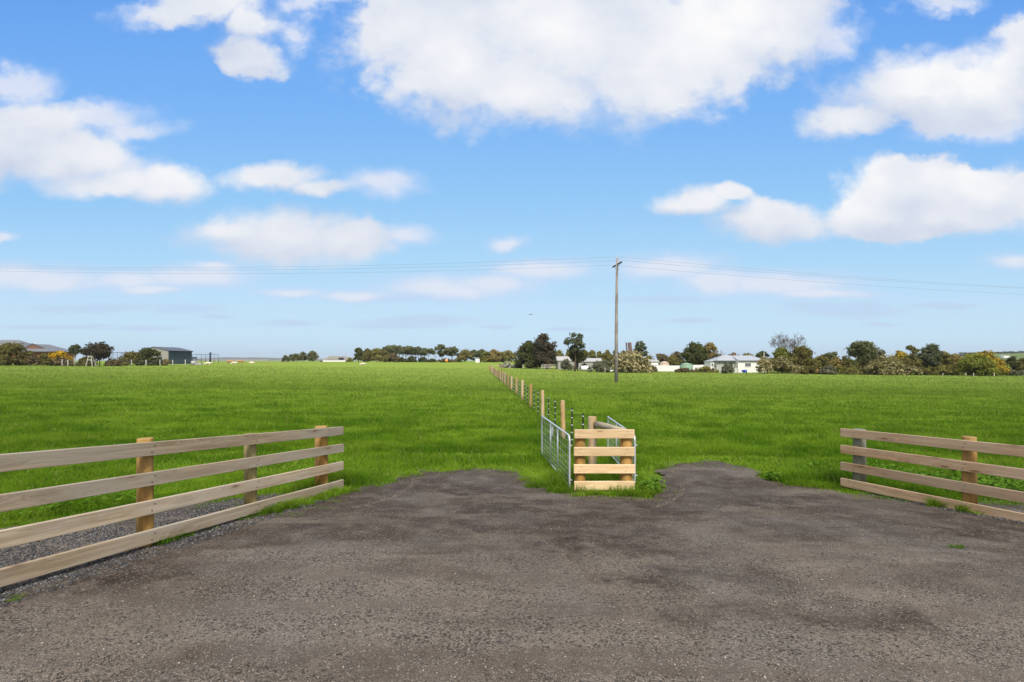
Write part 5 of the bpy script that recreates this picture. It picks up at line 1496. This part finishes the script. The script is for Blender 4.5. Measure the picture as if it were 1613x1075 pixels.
vb = w.n('ShaderNodeTexVoronoi', {'Vector': w.vec('ADD', Q1, w.vec('MULTIPLY', wn2, (.06, .06, 0))), 'Scale': 11.0, 'Detail': 3.0, 'Roughness': .55}, voronoi_dimensions='2D', normalize=True)
puff = w.math('MULTIPLY', w.math('SUBTRACT', .42, vb.outputs['Distance']), w.math('ADD', .35, w.math('MULTIPLY', hi, .65)))
fb = w.math('ADD', w.math('MULTIPLY', n1, .95), w.math('MULTIPLY', puff, .62))
lowb = w.noise(Q1, 3.4, 4, .55).outputs[0]
soft = w.noise(w.vec('ADD', Q1, (7.3, 2.1, 0)), 2.6, 3, .5).outputs[0]
fS = field(SOLID)
dS = w.math('ADD', w.math('SUBTRACT', 1.13, fS), fb)
dF = w.math('ADD', w.math('SUBTRACT', 1.0, field(FAINT)), w.math('MULTIPLY', fb, 1.1))
dG = w.math('ADD', w.math('SUBTRACT', 1.0, field(GREY)), w.math('MULTIPLY', fb, 1.3))
aS = w.rng(dS, -.06, w.rng(soft, .36, .60, .20, .78))
aF = w.math('MULTIPLY', w.rng(dF, -.22, .80), .82); aG = w.math('MULTIPLY', w.rng(dG, -.2, .8), .62)
# what stands above a point decides whether it is a lit top or a shaded base
up = w.math('MULTIPLY', d2, .13)
UVu = w.vec('ADD', UV, w.n('ShaderNodeCombineXYZ', {0: 0.0, 1: up, 2: up}).outputs[0])
top = w.math('SUBTRACT', field(SOLID, .30, UVu), fS)

el = w.math('ARCTANGENT', vp)
SKYC = [(0.0, (.53, .775, 1.0)), (0.05, (.575, .81, 1.0)), (0.11, (.55, .795, 1.0)), (0.20, (.445, .735, 1.0)), (0.32, (.315, .63, 1.0)), (0.48, (.21, .50, 1.0)), (0.64, (.14, .395, .94)), (1.0, (.07, .25, .72))]
rampc = w.ramp(w.math('MINIMUM', el, 1.0), SKYC)
nish = w.vec('MULTIPLY', sky.outputs[0], (.10, .10, .10))
clear = w.mix(.88, nish, rampc)
bri = w.rng(field(BRI, .4), 1.3, .4)
sh = w.math('ADD', .765, w.math('MULTIPLY', bri, .10))
sh = w.math('ADD', sh, w.math('MULTIPLY', w.rng(top, -.6, .6, -.5, .5, False), .16))
sh = w.math('ADD', sh, w.math('MULTIPLY', w.math('SUBTRACT', lowb, .5), .62))
sh = w.math('ADD', sh, w.math('MULTIPLY', puff, .10))
sh = w.math('MINIMUM', w.math('MAXIMUM', sh, .60), 1.0)
cw = w.mix(w.rng(sh, .6, 1.0, 0, 1, False), (.55, .63, .80), (.965, .965, .975))
cF = w.mix(w.rng(dF, .1, .9), (.60, .72, .95), (.80, .83, .93))
col = w.mix(aG, clear, (.53, .66, .89))
col = w.mix(aF, col, cF)
col = w.mix(aS, col, cw)
# unseen bright cloud bank added overhead and behind to whiten the fill light
back = w.rng(w.math('ADD', sp.outputs[1], w.math('MULTIPLY', fb, .25)), .12, -.25, 0, 1)
high = w.rng(w.math('ADD', el, w.math('MULTIPLY', fb, .5)), .80, 1.05, 0, 1)
col = w.mix(w.math('MULTIPLY', w.math('MAXIMUM', back, high), .85), col, (.93, .92, .91))
below = w.math('LESS_THAN', sp.outputs[2], -.002)
col = w.mix(below, col, (.42, .55, .66))
world.cycles.sampling_method = 'MANUAL'; world.cycles.sample_map_resolution = 512
bg = w.n('ShaderNodeBackground', {'Color': col, 'Strength': 1.0})
nt.links.new(bg.outputs[0], out.inputs[0])

sun = bpy.data.lights.new('sun', 'SUN'); sun.energy = 4.4; sun.angle = math.radians(12); sun.color = (1.0, .955, .88)
so = bpy.data.objects.new('sun', sun); COL.objects.link(so)
sd = Vector((math.sin(SUN_ROT) * math.cos(SUN_EL), math.cos(SUN_ROT) * math.cos(SUN_EL), math.sin(SUN_EL)))
so.rotation_euler = sd.to_track_quat('Z', 'Y').to_euler(); so.location = (0, -20, 40)

# ------------------------------------------------------------------ camera
cam = bpy.data.cameras.new('camera'); co_ = bpy.data.objects.new('camera', cam); COL.objects.link(co_)
cam.sensor_width = 36; cam.lens = 36 * F / 1613; cam.shift_y = (HY - 537.5) / 1613
co_.location = (0, 0, CZ); co_.rotation_euler = (math.pi / 2, 0, 0)
cam.clip_start = .05; cam.clip_end = 12000
scene.camera = co_
scene.view_settings.view_transform = 'Standard'; scene.view_settings.look = 'None'; scene.view_settings.exposure = 0; scene.view_settings.gamma = 1
scene.render.film_transparent = False
scene.cycles.max_bounces = 6; scene.cycles.diffuse_bounces = 3; scene.cycles.transparent_max_bounces = 4
